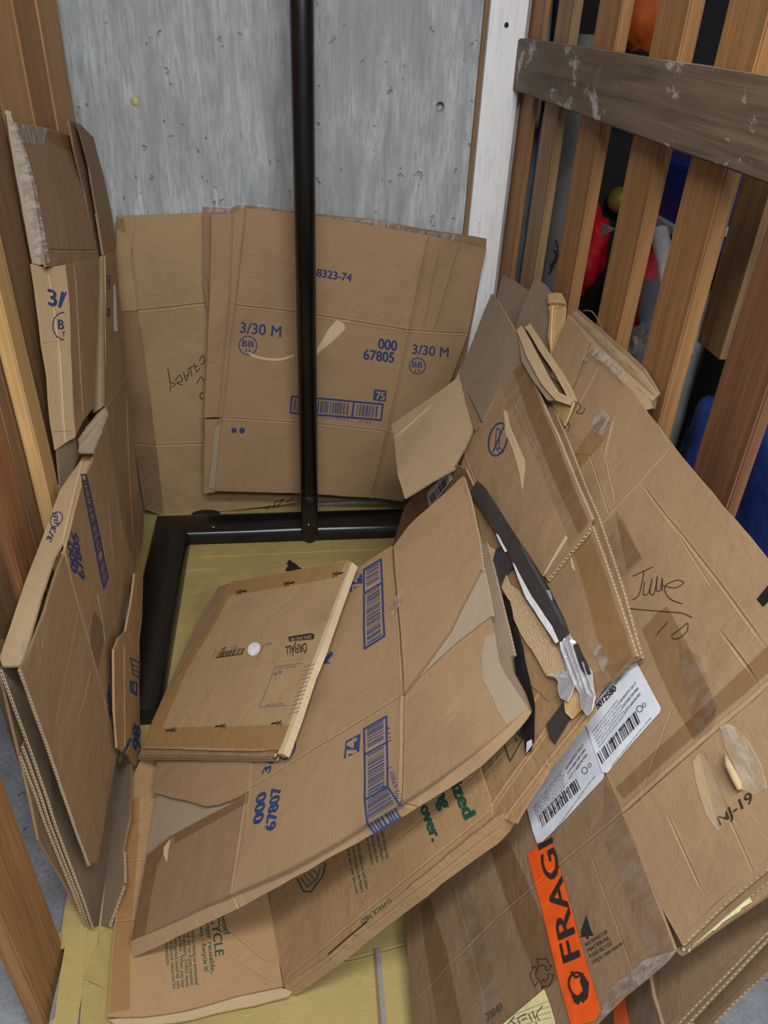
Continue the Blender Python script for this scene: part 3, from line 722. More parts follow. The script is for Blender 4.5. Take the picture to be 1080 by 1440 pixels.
Bc.panel(PBs, [(287, 590), (304, 590), (311, 589), (302, 690), (287, 692)], KR['kraft'], name='flap', creases=[((306, 592), (292, 688), .003, .003)], flutes=(3,))
Bc.sheet(PBs, [(302, 600), (309, 596), (302, 686), (294, 686)], KR['grey'], name='torn_strip', off=.002, thick=.001)

# ================================================================== LEFT CARTONS
# C: upper left, narrow carton standing on the front one
Cc = Carton('flattened_carton', (-.47, 1.6, .74), 'narrow open-topped carton printed 3/3 in blue, standing upright at the upper left', group=None, seed=11, amp=.004)
PCs = Plane(hx((92, 372), -.452), hx((106, 617), -.448), hx((138, 362), -.452))
PCf = Plane(hx((92, 372), -.452), hx((106, 617), -.448), hx((45, 371), -.492))
PCu = Plane(hx((65, 376), -.468), hx((138, 362), -.452), hx((105, 192), -.475))
Cc.panel(PCs, [(92, 372), (138, 362), (136, 450), (134, 572), (118, 592), (108, 612), (98, 450)], KR['kraft'], name='side_panel', creases=[((104, 372), (118, 585), .003, .003)])
Cc.panel(PCf, [(45, 371), (66, 377), (92, 372), (98, 430), (103, 540), (107, 614), (98, 619), (80, 632), (74, 600), (68, 530), (57, 470)], KR['light'], name='front_panel',
   creases=[((58, 484), (98, 478), .002, .0015), ((67, 380), (84, 500), .003, .002), ((84, 500), (92, 618), .003, .003), ((76, 608), (104, 606), .002, .002)],
   marks=[(T('3/', (68, 429), (90, 433), (-1.5, -23), .02), INK), (RING((90, 458), 16, 19, 1.8, 92, 268), INK), (T('B', (82, 462), (90, 463), (-.5, -13), .02), INK), (T('T', (88, 473), (92, 473), (-.5, -7), .02), INK), (STROKE([(84, 432), (92, 411)], 2.6), INK)])
Cc.panel(PCu, [(22, 172), (48, 176), (72, 180), (103, 191), (117, 250), (128, 310), (138, 362), (100, 371), (65, 376), (52, 300), (40, 235), (24, 196)], KR['brown'], name='top_flap', creases=[((68, 352), (135, 352), .003, .002)])
Cc.sheet(PCu, [(66, 181), (103, 193), (107, 213), (88, 208), (64, 196)], TB, name='brown_tape')
Cc.sheet(PCu, [(24, 173), (66, 179), (60, 205), (30, 200)], TW, name='clear_tape', off=.002)
PCo = Plane(hx((8, 162), -.49), hx((50, 373), -.488), hx((22, 172), -.478))
Cc.panel(PCo, [(8, 160), (15, 162), (28, 200), (46, 262), (65, 372), (56, 372), (46, 370), (36, 315), (14, 202)], KR['grey'], name='edge_flap', flutes=(0,))
Cc.sheet(PCo, [(10, 166), (22, 172), (50, 262), (70, 368), (52, 374), (44, 330)], TW, name='clear_tape', off=.003)
PCb = Plane(hx((80, 630), -.472), hx((110, 600), -.452), hx((85, 690), -.472))
Cc.panel(PCb, [(82, 632), (107, 614), (112, 640), (92, 694), (86, 680)], KR['inner'], name='inner_panel', flutes=(3,))

# C2: tall folded carton between the narrow one and the back wall
C2 = Carton('flattened_carton', (-.44, 1.95, .01), 'tall dark folded carton in the left corner, with a small white barcode strip', group=None, seed=12, amp=.004)
P2u = Plane(hx((98, 172), -.448), hx((162, 352), -.452), hx((120, 190), -.446))
P2 = Plane(hx((146, 358), -.446), hx((165, 352), -.452), hx((172, 735), -.425))
C2.panel(P2.shift(-.012), [(98, 170), (110, 173), (128, 232), (138, 300), (146, 358), (134, 363), (121, 272), (104, 206)], KR['dark'], name='inner_flap', flutes=(2,))
C2.panel(P2, [(110, 173), (118, 178), (132, 192), (148, 250), (158, 305), (163, 352), (146, 358), (138, 300), (127, 235)], KR['brown'], name='top_flap', flutes=(6,))
P2s = Plane(hx((146, 358), -.446), hx((147, 570), -.436), hx((134, 362), -.470))
C2.panel(P2s, [(134, 363), (146, 358), (147, 470), (147, 571), (131, 580), (133, 470)], KR['light'], name='edge_strip')
C2.panel(P2, [(146, 358), (163, 352), (170, 430), (180, 545), (194, 680), (203, 730), (200, 768), (188, 800), (172, 735), (160, 655), (150, 575), (147, 571)], KR['kraft'], flutes=(8, 9),
   creases=[((147, 575), (176, 530), .003, .003), ((178, 560), (186, 740), .003, .003)],
   marks=[(T('DRN', (150, 387), (151, 406), (5, 0), .01), INK), (T('8', (150, 433), (150, 445), (5, 0), .01), INK), (POLY((159, 401), (162.5, 401), (165, 466), (160, 465)), LABEL, .0004)])
C2.sheet(P2, [(176, 712), (196, 690), (203, 742), (196, 775), (186, 795), (177, 750)], TC, name='clear_tape')

# D: big carton standing at the left front
D = Carton('flattened_carton', (-.42, 1.1, .01), 'large open carton standing on edge at the left front, its corrugated mouth facing the camera', group=None, seed=13, amp=.0035)
PD = Plane(hx((91, 777), -.398), hx((165, 1060), -.388), hx((188, 805), -.398))
D.panel(PD, [(91, 777), (103, 730), (116, 682), (132, 645), (150, 584), (160, 655), (172, 737), (190, 800), (188, 812), (167, 898), (161, 960), (165, 1060)], KR['kraft'],
   creases=[((91, 777), (165, 1060), .003, .003), ((112, 838), (133, 940), .002, .001), ((152, 700), (160, 800), .002, .001)],
   marks=[(BOXCODE([(145, 828), (115, 668), (122, 668), (151, 812)], 2.2, 5, .3, 50), INK), (T('67805', (120, 814), (109, 752), (-9, -2), .03), INK), (T('000', (109, 806), (102, 765), (-8, -3), .03), INK),
          (POLY((127, 890), (132, 858), (145, 880), (146, 900), (136, 943), (127, 911)), KR['dark']), (STROKE([(136, 836), (141, 860), (145, 884), (147, 902)], 1.6), KR['edge']), (STROKE([(143, 760), (151, 808)], 1), KR['edge']),
          (STROKE([(152, 962), (153, 980)], 2.4), INK), (T('98', (157, 1010), (154, 975), (-5, -1), .03), INK)])
D.sheet(PD, [(148, 884), (155, 850), (162, 900), (160, 940), (150, 960)], TC, name='clear_tape')
PDf = PD.shift(.004)
D.panel(PDf, [(90, 780), (128, 920), (165, 1060), (151, 1135), (137, 1212), (128, 1213), (30, 937), (42, 915), (60, 870)], KR['kraft'], name='front_flap', flutes=(5,),
   creases=[((116, 830), (80, 1010), .002, .0008)], marks=[(STROKE([(126, 945), (116, 985), (108, 1010)], 1), KR['edge']), (STROKE([(59, 900), (58, 910)], 1), KR['edge'])])
PDs = Plane(hx((128, 640), -.418), hx((2, 928), -.455), hx((95, 772), -.400))
D.panel(PDs, [(131, 634), (119, 640), (102, 664), (85, 690), (70, 730), (45, 795), (0, 925), (3, 937), (30, 934), (36, 912), (58, 840), (76, 783), (85, 767), (97, 768), (104, 728), (118, 682), (131, 646)], KR['light'], name='spine_panel',
   creases=[((118, 645), (88, 765), .004, .003), ((42, 828), (60, 840), .002, .001)],
   marks=[(RING((80, 731), 7.5, 11, 1.5, rot=30), INK), (T('BB', (84, 739), (81, 722), (-7, -2), .01), INK), (T('3/3', (72, 764), (80, 744), (-7, -4), .02), INK)])
D.sheet(PDs, [(28, 922), (33, 898), (40, 890), (34, 916), (30, 932)], TW, name='clear_tape', off=.002)
# crumpled mouth of the carton top
PDm = Plane(hx((110, 640), -.43), hx((150, 576), -.415), hx((128, 634), -.405))
D.panel(PDm, [(110, 618), (120, 600), (136, 582), (150, 572), (150, 582), (140, 610), (131, 636), (112, 634)], KR['grey'], name='top_flap', creases=[((118, 610), (146, 578), .004, .005), ((118, 626), (142, 590), .003, .004)], wob=.004)
# inner back wall and return panel seen through the mouth
PDb = Plane(hx((5, 938), -.452), hz((138, 1299), .018), hz((168, 1078), .018))
D.panel(PDb, [(5, 938), (35, 900), (90, 800), (168, 1078), (140, 1300), (133, 1300), (70, 1122)], KR['inner'], name='back_panel', flutes=(6, 5))
PDr = Plane(PDb.hit((168, 1078)), PDb.hit((140, 1299)), hz((172, 1243), .075))
D.panel(PDr, [(167, 1078), (176, 1062), (184, 1065), (182, 1150), (171, 1200), (172, 1243), (151, 1300), (139, 1300)], KR['inner'], name='return_panel', flutes=(4, 5))
for k_, off_ in enumerate((-.011, -.018)):
    q = PDb.shift(off_)
    D.panel(q, [(34-k_*3, 1045+k_*14), (60, 1000), (110, 1150), (131-k_*3, 1298), (128-k_*4, 1300)], KR['brown'], name='layer', flutes=(4,))
D.panel(PDb.shift(-.025), [(0, 940), (-30, 900), (60, 900), (120, 1230), (118, 1290), (56, 1180)], KR['brown'], name='outer_panel')
# E: slim folded panel standing in front of it
Es = Carton('folded_carton_strip', (-.38, 1.35, .01), 'slim folded strip of carton with blue print standing beside the black base leg', 'cardboard strip', seed=14, amp=.0025)
PE = Plane(hx((167, 898), -.375), hx((201, 810), -.372), hz((196, 1085), .016))
Es.panel(PE, [(190, 806), (195, 805), (202, 812), (201, 860), (197, 900), (196, 960), (197, 1030), (197, 1068), (192, 1078), (184, 1066), (176, 1060), (166, 1052), (162, 1000), (161, 914), (168, 898), (178, 888), (186, 840)], KR['warm'],
   creases=[((175, 915), (176, 1055), .003, .003), ((180, 890), (195, 918), .003, .003), ((188, 842), (200, 845), .002, .001)],
   marks=[(STROKE([(184, 925), (198, 933)], 1.8), INK), (STROKE([(185, 933), (197, 940)], 1.4), INK), (STROKE([(186, 940), (197, 946)], 1.2), INK), (STROKE([(184, 925), (188, 948), (197, 953)], 1.6), INK), (POLY((183, 957), (193, 958), (193, 979), (183, 973)), INK), (STROKE([(186, 963), (190, 972), (190, 961)], 1.2), KR['tan'], .0005),
          (T('98', (197, 1055), (197, 1022), (-10, -3), .03), INK), (T('1', (176, 1060), (183, 1045), (-3, -2), .02), INK)])
# ================================================================== RIGHT HAND PILE
# two plain sheets under everything, their corrugated ends at the lower right
def under(off, px, label, seed, **k):
    c = Carton('cardboard_sheet', hm(px[0], off), label, 'cardboard sheet', None, seed, .0025)
    c.panel(PM.shift(off), px, k.pop('mat', KR['dark']), **k); return c
U2 = under(-.16, [(985, 1445), (1026, 1403), (1110, 1330), (1180, 1180), (1000, 1100), (880, 1200), (940, 1420)], 'lowest brown cardboard sheet at the bottom right, its end beside the concrete floor', 31, flutes=(0, 1))
U1 = under(-.085, [(936, 1445), (1080, 1297), (1150, 1225), (1100, 1120), (950, 1150), (860, 1290), (905, 1390), (915, 1430)], 'brown two-layer cardboard sheet at the bottom right, under the carton marked FRAGILE', 32, flutes=(0, 1), thick=.004)
U1.panel(PM.shift(-.096), [(947, 1448), (1082, 1305), (1150, 1240), (1100, 1120), (940, 1200), (930, 1400)], KR['dark'], name='lower_layer', flutes=(0, 1))
UF = Plane(hm((905, 1385), -.06), hm((935, 1445), -.06), hm((850, 1445), -.11))
U0 = Carton('cardboard_sheet', UF.hit((890, 1420)), 'dark taped cardboard end with a strip of orange tape, peeking out below the FRAGILE panel', 'cardboard sheet', seed=33, amp=.002)
U0.panel(UF, [(840, 1380), (912, 1370), (917, 1400), (936, 1460), (820, 1460)], KR['dark'], marks=[])
U0.sheet(UF, [(862, 1405), (879, 1400), (890, 1460), (866, 1460)], ORANGE, name='orange_tape')
U0.sheet(UF, [(896, 1385), (908, 1380), (932, 1455), (915, 1455)], TC, name='clear_tape')

M = Carton('large_moving_carton', (.3, .9, .02), 'huge flattened moving carton marked June and 10, leaning on the right partition with FRAGILE tape', seed=21, amp=.0035, ck=.42)
PMa = PM
june = [[(890, 810), (902, 804), (917, 797)], [(905, 803), (902, 822), (897, 838), (889, 844)], [(906, 818), (904, 836), (911, 834), (916, 814), (913, 834), (919, 835), (923, 811), (922, 830), (927, 831), (930, 814), (930, 831)], [(931, 824), (947, 828), (960, 821), (950, 817), (934, 825), (936, 837), (944, 845), (958, 850)], [(878, 851), (883, 856), (933, 861), (958, 863), (972, 869)], [(923, 893), (930, 884), (938, 876)], [(944, 894), (958, 883), (966, 877), (965, 889), (952, 899), (944, 897)]]
june = [smooth(s_, 4) for s_ in june]
M.panel(PMa, [(945, 625), (1080, 790), (1140, 865), (1140, 905), (1080, 960), (975, 1057), (875, 1145), (850, 1088), (800, 1000), (760, 880), (760, 820), (800, 790), (870, 703)], KR['kraft'],
   creases=[((910, 690), (1060, 890), .004, .002), ((945, 740), (1000, 830), .003, .001), ((1020, 900), (1065, 960), .004, .003), ((850, 1088), (875, 1145), .004, .004), ((1080, 960), (875, 1145), .005, .005), ((945, 625), (800, 790), .003, .002), ((945, 1000), (900, 1130), .003, .001)],
   marks=[(STROKE(s_, 1.3), BROWNINK) for s_ in june]+[(POLY((1062, 843), (1090, 810), (1094, 832), (1071, 854)), BTAPE)])
M.panel(PMa, [(797, 448), (835, 492), (885, 548), (905, 575), (945, 625), (870, 703), (800, 790), (760, 820), (755, 640), (770, 540), (780, 490)], KR['kraft'], name='upper_panel',
   creases=[((860, 600), (850, 640), .004, .004), ((850, 640), (864, 700), .003, .003), ((890, 545), (940, 620), .003, .003), ((840, 520), (800, 600), .003, .002), ((828, 640), (870, 760), .003, .003), ((780, 640), (828, 640), .002, .002)],
   marks=[(STROKE(smooth([(808, 570), (814, 566), (818, 574), (812, 580), (820, 582), (824, 574)]), 1), BROWNINK), (STROKE(smooth([(795, 600), (803, 596), (800, 606)]), 1), BROWNINK)])
M.sheet(PMa, [(800, 650), (835, 600), (843, 583), (859, 595), (850, 620), (808, 668)], TB, name='brown_tape', off=.0012)
M.sheet(PMa, [(838, 580), (850, 576), (862, 594), (848, 615), (832, 606)], TW, name='clear_tape', off=.002)
M.sheet(PMa, [(903, 886), (922, 864), (938, 853), (958, 890), (974, 922), (1010, 994), (1000, 1020), (978, 1042), (948, 990), (925, 940)], TD, name='brown_tape')
M.sheet(PMa, [(955, 905), (985, 925), (1012, 1000), (1002, 1030), (985, 1040), (965, 980)], TC, name='clear_tape', off=.0016)
M.sheet(PMa, [(835, 748), (866, 722), (885, 752), (903, 785), (872, 820), (852, 800)], TC, name='clear_tape')
M.sheet(PMa, [(866, 716), (880, 735), (902, 783), (882, 802), (876, 770)], TD, name='brown_tape', off=.0014)
M.sheet(PMa, [(1080, 905), (1140, 855), (1140, 890), (1080, 945), (1010, 1008), (880, 1125), (868, 1110), (1000, 985)], TD, name='brown_tape', off=.0012)
# lower right panel
PU = Plane(hm((875, 1145)), hm((1080, 960)), hm((955, 1325), -.004))
M.panel(PU, [(877, 1147), (975, 1060), (1080, 963), (1140, 910), (1150, 1160), (1080, 1213), (1015, 1268), (955, 1323), (930, 1280), (905, 1215)], KR['kraft'], name='lower_panel', flutes=(4, 5, 6),
   creases=[((940, 1150), (985, 1250), .003, .002), ((1000, 1090), (1060, 1230), .003, .001)],
   marks=[(T('NJ-19', (1015, 1164), (1061, 1128), (-5, -14), .012), BROWNINK), (POLY((976, 1072), (984, 1060), (991, 1062), (1008, 1100), (1024, 1140), (1018, 1160), (1013, 1173), (1004, 1162), (995, 1148), (980, 1100)), KR['light']), (POLY((1013, 1022), (1024, 1017), (1035, 1023), (1055, 1045), (1070, 1072), (1080, 1108), (1062, 1118), (1044, 1112), (1034, 1080), (1020, 1050)), KR['light'])])
M.sheet(PU, [(1010, 1028), (1022, 1018), (1040, 1026), (1072, 1075), (1079, 1112), (1050, 1118), (1028, 1062)], TW, name='clear_tape', off=.0018)
M.sheet(PU, [(986, 1062), (994, 1058), (1028, 1138), (1015, 1170)], TC, name='clear_tape', off=.0018)
# curled paper roll
b = bmesh.new(); ra = PU.hit((1024, 1062))+PU.n*.006; rb = PU.hit((1046, 1112))+PU.n*.006
tube(b, [ra, ra.lerp(rb, .35)+PU.n*.002, ra.lerp(rb, .75), rb], [.0015, .0042, .0048, .003], 10); from_bm('curled_paper', b, KR['light'], M.root, True)
M.panel(PU.shift(-.016), [(962, 1331), (1080, 1234), (1150, 1176), (1160, 1240), (1080, 1262), (1015, 1306), (957, 1347), (948, 1338)], KR['kraft'], name='under_layer', flutes=())
M.panel(PU.shift(-.010), [(900, 1150), (1140, 930), (1150, 1180), (1080, 1232), (962, 1330)], KR['brown'], name='under_layer', flutes=(2, 3))
M.sheet(PU.shift(-.015), [(960, 1334), (1000, 1300), (1056, 1257), (1060, 1259), (1058, 1266), (1061, 1272), (1046, 1281), (1044, 1285), (1020, 1300), (1008, 1311), (1004, 1312), (980, 1330), (972, 1336), (971, 1342), (968, 1336), (962, 1340)], MASKING, name='masking_tape', off=.002)
# FRAGILE panel, bending down to the floor
PF = Plane(hm((875, 1145)), hm((945, 1335)), hz((575, 1440), .05))
fr = [(T('70040', (687, 1437), (708, 1419), (-3, -11), .015), BLACKINK_SHADE)]
# tree mark and recycled-content lines
fr += [(POLY((824, 1287), (832, 1311), (816, 1312)), BLACKINK_SHADE), (POLY((824, 1294), (835, 1316), (816, 1318)), BLACKINK_SHADE), (POLY((823, 1314), (827, 1314), (828, 1321), (825, 1321)), BLACKINK_SHADE)]
for i_, s_ in enumerate(('MADE FROM RECYCLED', 'MATERIAL', 'PLEASE RECYCLE', 'Caring for a better tomorrow')):
    fr.append((T(s_, (824+i_*3, 1332+i_*8), (824+i_*3+30+(12 if i_ == 3 else 0), 1332+i_*8-19-(8 if i_ == 3 else 0)), (-1.5, -5), .01), BLACKINK_SHADE))
rc = (763, 1367)
def rp(r, deg): return (rc[0]+r*math.cos(math.radians(deg)), rc[1]-r*1.3*math.sin(math.radians(deg)))
for k_ in range(3):
    a_ = 90+120*k_
    fr.append((STROKE([rp(17, a_+24), rp(17, a_-24), rp(13.5, a_-52), rp(16.5, a_-58), rp(9, a_-72), rp(6.5, a_-38), rp(9.5, a_-42), rp(9.5, a_), rp(8, a_+30)], 1.1, True), BLACKINK_SHADE))
crF = [((590, 1405), (700, 1289), .0035, .003), ((700, 1289), (875, 1145), .0035, .003), ((640, 1240), (690, 1440), .003, .0015), ((830, 1200), (900, 1400), .003, .001)]
M.panel(PF, [(875, 1145), (900, 1205), (928, 1285), (948, 1338), (936, 1352), (905, 1378), (873, 1402), (838, 1436), (820, 1465), (580, 1465), (577, 1400), (573, 1330), (570, 1285), (640, 1150), (740, 1090), (850, 1088)], KR['brown'], name='fragile_panel', creases=crF, marks=fr)
M.sheet(PF, [(592, 1273), (606, 1262), (630, 1333), (655, 1460), (620, 1460), (600, 1333)], TD, name='brown_tape', creases=crF)
M.sheet(PF, [(689, 1192), (714, 1180), (742, 1240), (772, 1310), (790, 1372), (765, 1392), (735, 1325), (705, 1245)], TD, name='brown_tape', creases=crF)
M.sheet(PF, [(636, 1248), (655, 1235), (690, 1340), (712, 1440), (680, 1460)], TC, name='clear_tape', creases=crF, off=.0012)
M.sheet(PF, [(850, 1090), (880, 1150), (925, 1260), (950, 1338), (920, 1368), (893, 1290), (850, 1180)], TC, name='clear_tape', creases=crF, off=.0012)
M.sheet(PF, [(850, 1398), (905, 1352), (952, 1338), (938, 1356), (905, 1381), (873, 1405), (842, 1437)], TW, name='clear_tape', creases=crF, off=.0016)
M.sheet(PF, [(743, 1202), (775, 1177), (800, 1262), (823, 1345), (846, 1420), (838, 1434), (806, 1442), (786, 1370), (765, 1285)], ORANGE, name='fragile_tape', creases=crF, off=.0020, label='orange FRAGILE tape',
   marks=[(T('FRAGI', (818, 1344), (779, 1179), (-24, 9), .012), BLACKINK_SHADE), (RING((815, 1384), 12, 17, 3.2, 20, 330, -15), BLACKINK_SHADE), (POLY((820, 1366), (830, 1382), (829, 1402), (822, 1410), (815, 1400), (822, 1392), (818, 1380)), BLACKINK_SHADE), (POLY((806, 1398), (820, 1404), (816, 1412), (810, 1408)), BLACKINK_SHADE), (STROKE([(806, 1366), (812, 1374), (822, 1370)], 3), BLACKINK_SHADE)])
M.sheet(PF, [(704, 1443), (767, 1389), (776, 1412), (782, 1433), (784, 1450), (704, 1450)], NOTE, name='paper_note', creases=crF, off=.0024, thick=.0006,
   marks=[(STROKE(smooth(q, 3), 1.2), BLACKINK_SHADE) for q in ([(766, 1412), (758, 1424), (762, 1432)], [(752, 1420), (757, 1431)], [(747, 1424), (752, 1434)], [(743, 1424), (732, 1430), (736, 1440)], [(738, 1432), (744, 1429)], [(722, 1434), (730, 1440)], [(726, 1428), (716, 1440)], [(758, 1436), (752, 1444), (744, 1440)])]+[(STROKE([(724, 1426+6*k), (778, 1404+8*k)], .5), GREYINK) for k in (0, 1, 2, 3)])
def shiplabel(pl, px, e0, e1, num, bar, seed, off=.0026):
    """px outline; e0->e1 direction of the writing (pixels); rows of small print"""
    mk = [(T(num[0], num[1], num[2], num[3], .03), BLACKINK_SHADE), (BARS(bar, 0, seed, 26), BLACKINK_SHADE)]
    rn = random.Random(seed)
    d = (e1[0]-e0[0], e1[1]-e0[1]); 
    def at(u, v): return (e0[0]+d[0]*u+num[4][0]*v, e0[1]+d[1]*u+num[4][1]*v)
    mk.append((T('ARTIFICIAL AND NATURAL QUALITY '+str(7+seed), at(.02, .045), at(.90, .045), (-2, -4), .0), BLACKINK_SHADE))
    words = ['SHIPMENT CONTENTS AND HANDLING', 'PACKED BY WEIGHT NOT BY VOLUME', 'KEEP DRY STORE IN A COOL PLACE', 'PRODUCT OF THE UNITED STATES', 'SEE CARTON FOR INSTRUCTIONS', 'QUANTITY 144 EACH SERIES 2']
    for i in range(6):
        mk.append((T(words[i], at(.05, .28+i*.055), at(.52+.1*rn.random(), .28+i*.055), (-1, -2.2), 0), GREYINK))
    for i in range(3):
        mk.append((T(('QUANTITY 24 LT', 'CUSTOMER ITEM 24903', 'LOT 2 ASSORTED')[i], at(.60, .34+i*.10), at(.92, .34+i*.10), (-1.5, -3), .01), BLACKINK_SHADE))
    mk.append((T('LB 2  96  89 LE  1 E', at(.22, .68), at(.62, .68), (-1, -3), .02), BLACKINK_SHADE))
    mk.append((T('COMMITTED TO SAFE HANDLING AND DELIVERY OF CARTONS', at(.12, .99), at(.92, .99), (-1, -2), 0), GREYINK))
    rcn = at(.82, .70); mk.append((RING(rcn, 4, 4.5, 1), BLACKINK_SHADE)); mk.append((RING(at(.90, .72), 2.2, 2.8, .8), BLACKINK_SHADE))
    return mk
# label rows run from lower left to upper right
M.sheet(PF, [(740, 1127), (760, 1095), (790, 1060), (822, 1016), (838, 1055), (852, 1090), (850, 1097), (800, 1150), (764, 1185), (757, 1187), (751, 1170)], LABEL, name='shipping_label', off=.0022, thick=.0005, creases=crF,
   marks=shiplabel(PF, None, (742, 1125), (822, 1018), ('10012580', (768, 1088), (793, 1062), (-3, -7), (25, 68)), [(760, 1147), (817, 1092), (823.5, 1107), (765.5, 1164)], 4))
M.sheet(PMa, [(824, 1014), (850, 978), (893, 926), (915, 965), (932, 997), (930, 1004), (890, 1050), (857, 1089), (850, 1088), (836, 1050)], LABEL, name='shipping_label', off=.003, thick=.0005,
   marks=shiplabel(PMa, None, (824, 1016), (893, 930), ('10012580', (841, 1004), (871, 972), (-3, -7), (33, 76)), [(843, 1062), (899, 1000), (906, 1017), (850.5, 1077)], 5))
M.sheet(PMa, [(864, 836), (868, 837), (875, 844), (871, 853), (867, 852)], LABEL, name='label_scrap', off=.003)
# slip of carton bits between the big panels at the top
MT = Carton('flattened_carton', hm((860, 520), .02), 'stack of flat cartons with ragged corrugated ends along the top edge by the slats', seed=22, amp=.003)
for k_, (off_, dx) in enumerate(((-.008, 0), (-.017, 6), (-.026, 12), (-.035, 17))):
    MT.panel(PM.shift(off_), [(797+dx*.7, 446-dx*.5), (824+dx, 476-dx*.6), (850+dx, 503-dx*.8), (884+dx, 534-dx*.8), (915+dx*.4, 562-dx*.4), (918, 574), (905, 578), (860, 560), (800, 560), (785, 500)], KR['kraft' if k_ % 2 else 'light'], name='layer', flutes=(0, 1, 2, 3), wob=.002, thick=.006)
MT.panel(PM.shift(.012), [(797, 449), (812, 464), (826, 484), (818, 505), (806, 540), (799, 552), (776, 530), (777, 500)], KR['kraft'], name='panel', flutes=(0, 1))
MT.sheet(PM.shift(.005), [(818, 492), (826, 484), (842, 492), (858, 502), (886, 532), (880, 540), (850, 512), (832, 500), (828, 510), (821, 508)], TW, name='clear_tape', off=.004)
b = bmesh.new(); tube(b, [hm(q, .02) for q in smooth([(820, 437), (832, 438), (842, 452), (849, 468), (854, 486)], 4)], .0012, 6); from_bm('loose_strip', b, KR['dark'], MT.root, True)

# L group: small upright pieces behind the knife-mark carton
def piece(name, off, px, mat, label, seed, cat='cardboard flap', **k):
    c = Carton(name, PM.shift(off).hit(px[0]), label, cat, None, seed, .003)
    c.panel(PM.shift(off), px, KR[mat], **k); return c
piece('cardboard_piece', -.035, [(697, 425), (706, 390), (720, 397), (741, 413), (732, 445), (724, 480), (700, 470)], 'inner', 'small brown cardboard corner right in front of the white corner board', 41, flutes=(1, 2))
piece('cardboard_piece', -.01, [(722, 470), (735, 430), (752, 394), (763, 403), (773, 417), (774, 470), (772, 510), (748, 500)], 'inner', 'upright cardboard piece with pale corrugated top beside the folded kraft paper', 42, flutes=(2, 3))
kp = Carton('kraft_paper', hm((785, 430), 0), 'crumpled piece of light kraft paper standing in front of the first slats', 'paper', seed=43, amp=.006)
kp.panel(PM.shift(-.002), [(772, 413), (782, 411), (791, 413), (798, 427), (795, 452), (785, 480), (774, 503), (772, 470), (774, 440)], KR['paper'], name='sheet', thick=.0012, creases=[((773, 428), (797, 430), .004, .006), ((780, 430), (777, 490), .004, .005)], wob=.002)
# folded channel piece
fc = Carton('folded_cardboard', hm((765, 520), .02), 'U-shaped folded cardboard with a pale bright inner fold between the upright pieces', 'cardboard flap', seed=44, amp=.003)
PL1 = Plane(hm((740, 458), .012), hm((803, 565), .020), hm((728, 500), .030))
fc.panel(PL1.shift(-.012), [(730, 461), (741, 459), (760, 490), (785, 524), (805, 562), (790, 567), (770, 548), (745, 500)], KR['dark'], name='inner_face')
fc.panel(PL1.shift(.004), [(738, 459), (742, 457), (762, 489), (786, 523), (799, 545), (807, 564), (803, 567), (795, 549), (782, 527), (758, 493)], KR['light'], name='rear_lip', flutes=(1, 2, 3, 4))
fc.panel(PL1.shift(.012), [(727, 465), (730, 460), (746, 489), (768, 531), (783, 554), (804, 565), (802, 569), (782, 562), (762, 540), (740, 500)], KR['light'], name='front_lip', flutes=(1, 2, 3, 4))
fc.panel(PL1.shift(.008), [(727, 464), (740, 498), (764, 541), (783, 562), (770, 562), (748, 532), (734, 508)], KR['inner'], name='outer_face')
PL2 = Plane(hm((766, 540), .03), hm((806, 566), .03), hm((793, 597), .012))
fc.panel(PL2, [(765, 540), (780, 556), (806, 566), (800, 582), (793, 598), (783, 578), (770, 555)], KR['paper'], name='fold', wob=0)

# K: carton with the no-knife mark
K = Carton('flattened_carton', hm((760, 780), .02), 'big flattened carton with a round blue no-knife mark and double corrugated right edge', seed=23, amp=.0035)
PK = PM.shift(.034); PK2 = PM.shift(.018)
K.panel(PK2, [(738, 500), (747, 512), (790, 610), (838, 730), (872, 835), (897, 928), (880, 935), (840, 975), (760, 760), (700, 640), (720, 540)], KR['brown'], name='rear_panel', flutes=(1, 2, 3, 4))
knife = [(RING((701, 617), 12.5, 23, 2.4, rot=14), INK), (STROKE([(694, 634), (709, 600)], 2.2), INK), (STROKE([(699, 602), (704, 604), (702, 630), (697, 628)], 1.3, True), INK), (STROKE([(703, 628), (709, 634), (705, 637), (699, 630)], 1.1, True), INK),
   (POLY((708, 576), (714, 578), (718, 600), (730, 624), (740, 647), (740, 660), (736, 691), (731, 662), (722, 632), (712, 610)), KR['cream'], .0004)]
K.panel(PK, [(735, 505), (743, 530), (780, 612), (829, 733), (828, 742), (797, 777), (768, 812), (745, 790), (690, 760), (665, 690), (650, 672), (637, 690), (655, 632), (669, 598), (702, 545)], KR['kraft'], flutes=(0, 1, 2, 4, 5), thick=.006,
   creases=[((655, 635), (680, 705), .0025, .002), ((712, 540), (760, 640), .002, .001)], marks=knife)
K.sheet(PK, [(702, 545), (735, 507), (782, 616), (829, 735), (826, 742), (800, 770), (796, 745), (765, 665), (745, 620)], TC, name='clear_tape')
K.sheet(PK, [(722, 522), (736, 508), (782, 616), (829, 735), (815, 752), (775, 660), (742, 580)], TD, name='brown_tape', off=.0011)
K.sheet(PK, [(797, 752), (800, 757), (770, 806), (763, 812)], KR['cream'], name='peeled_strip', off=.0018)
K.panel(PK2.shift(.006), [(829, 742), (862, 838), (890, 925), (872, 945), (845, 968), (835, 985), (800, 990), (745, 860), (760, 820), (797, 780)], KR['kraft'], name='lower_panel', flutes=(0, 1), thick=.005,
   marks=[(POLY((801, 778), (806, 790), (810, 805), (804, 800)), KR['cream'])])
K.sheet(PK2.shift(.006), [(805, 768), (829, 744), (862, 838), (890, 925), (860, 955), (848, 930), (830, 860)], TB, name='brown_tape')
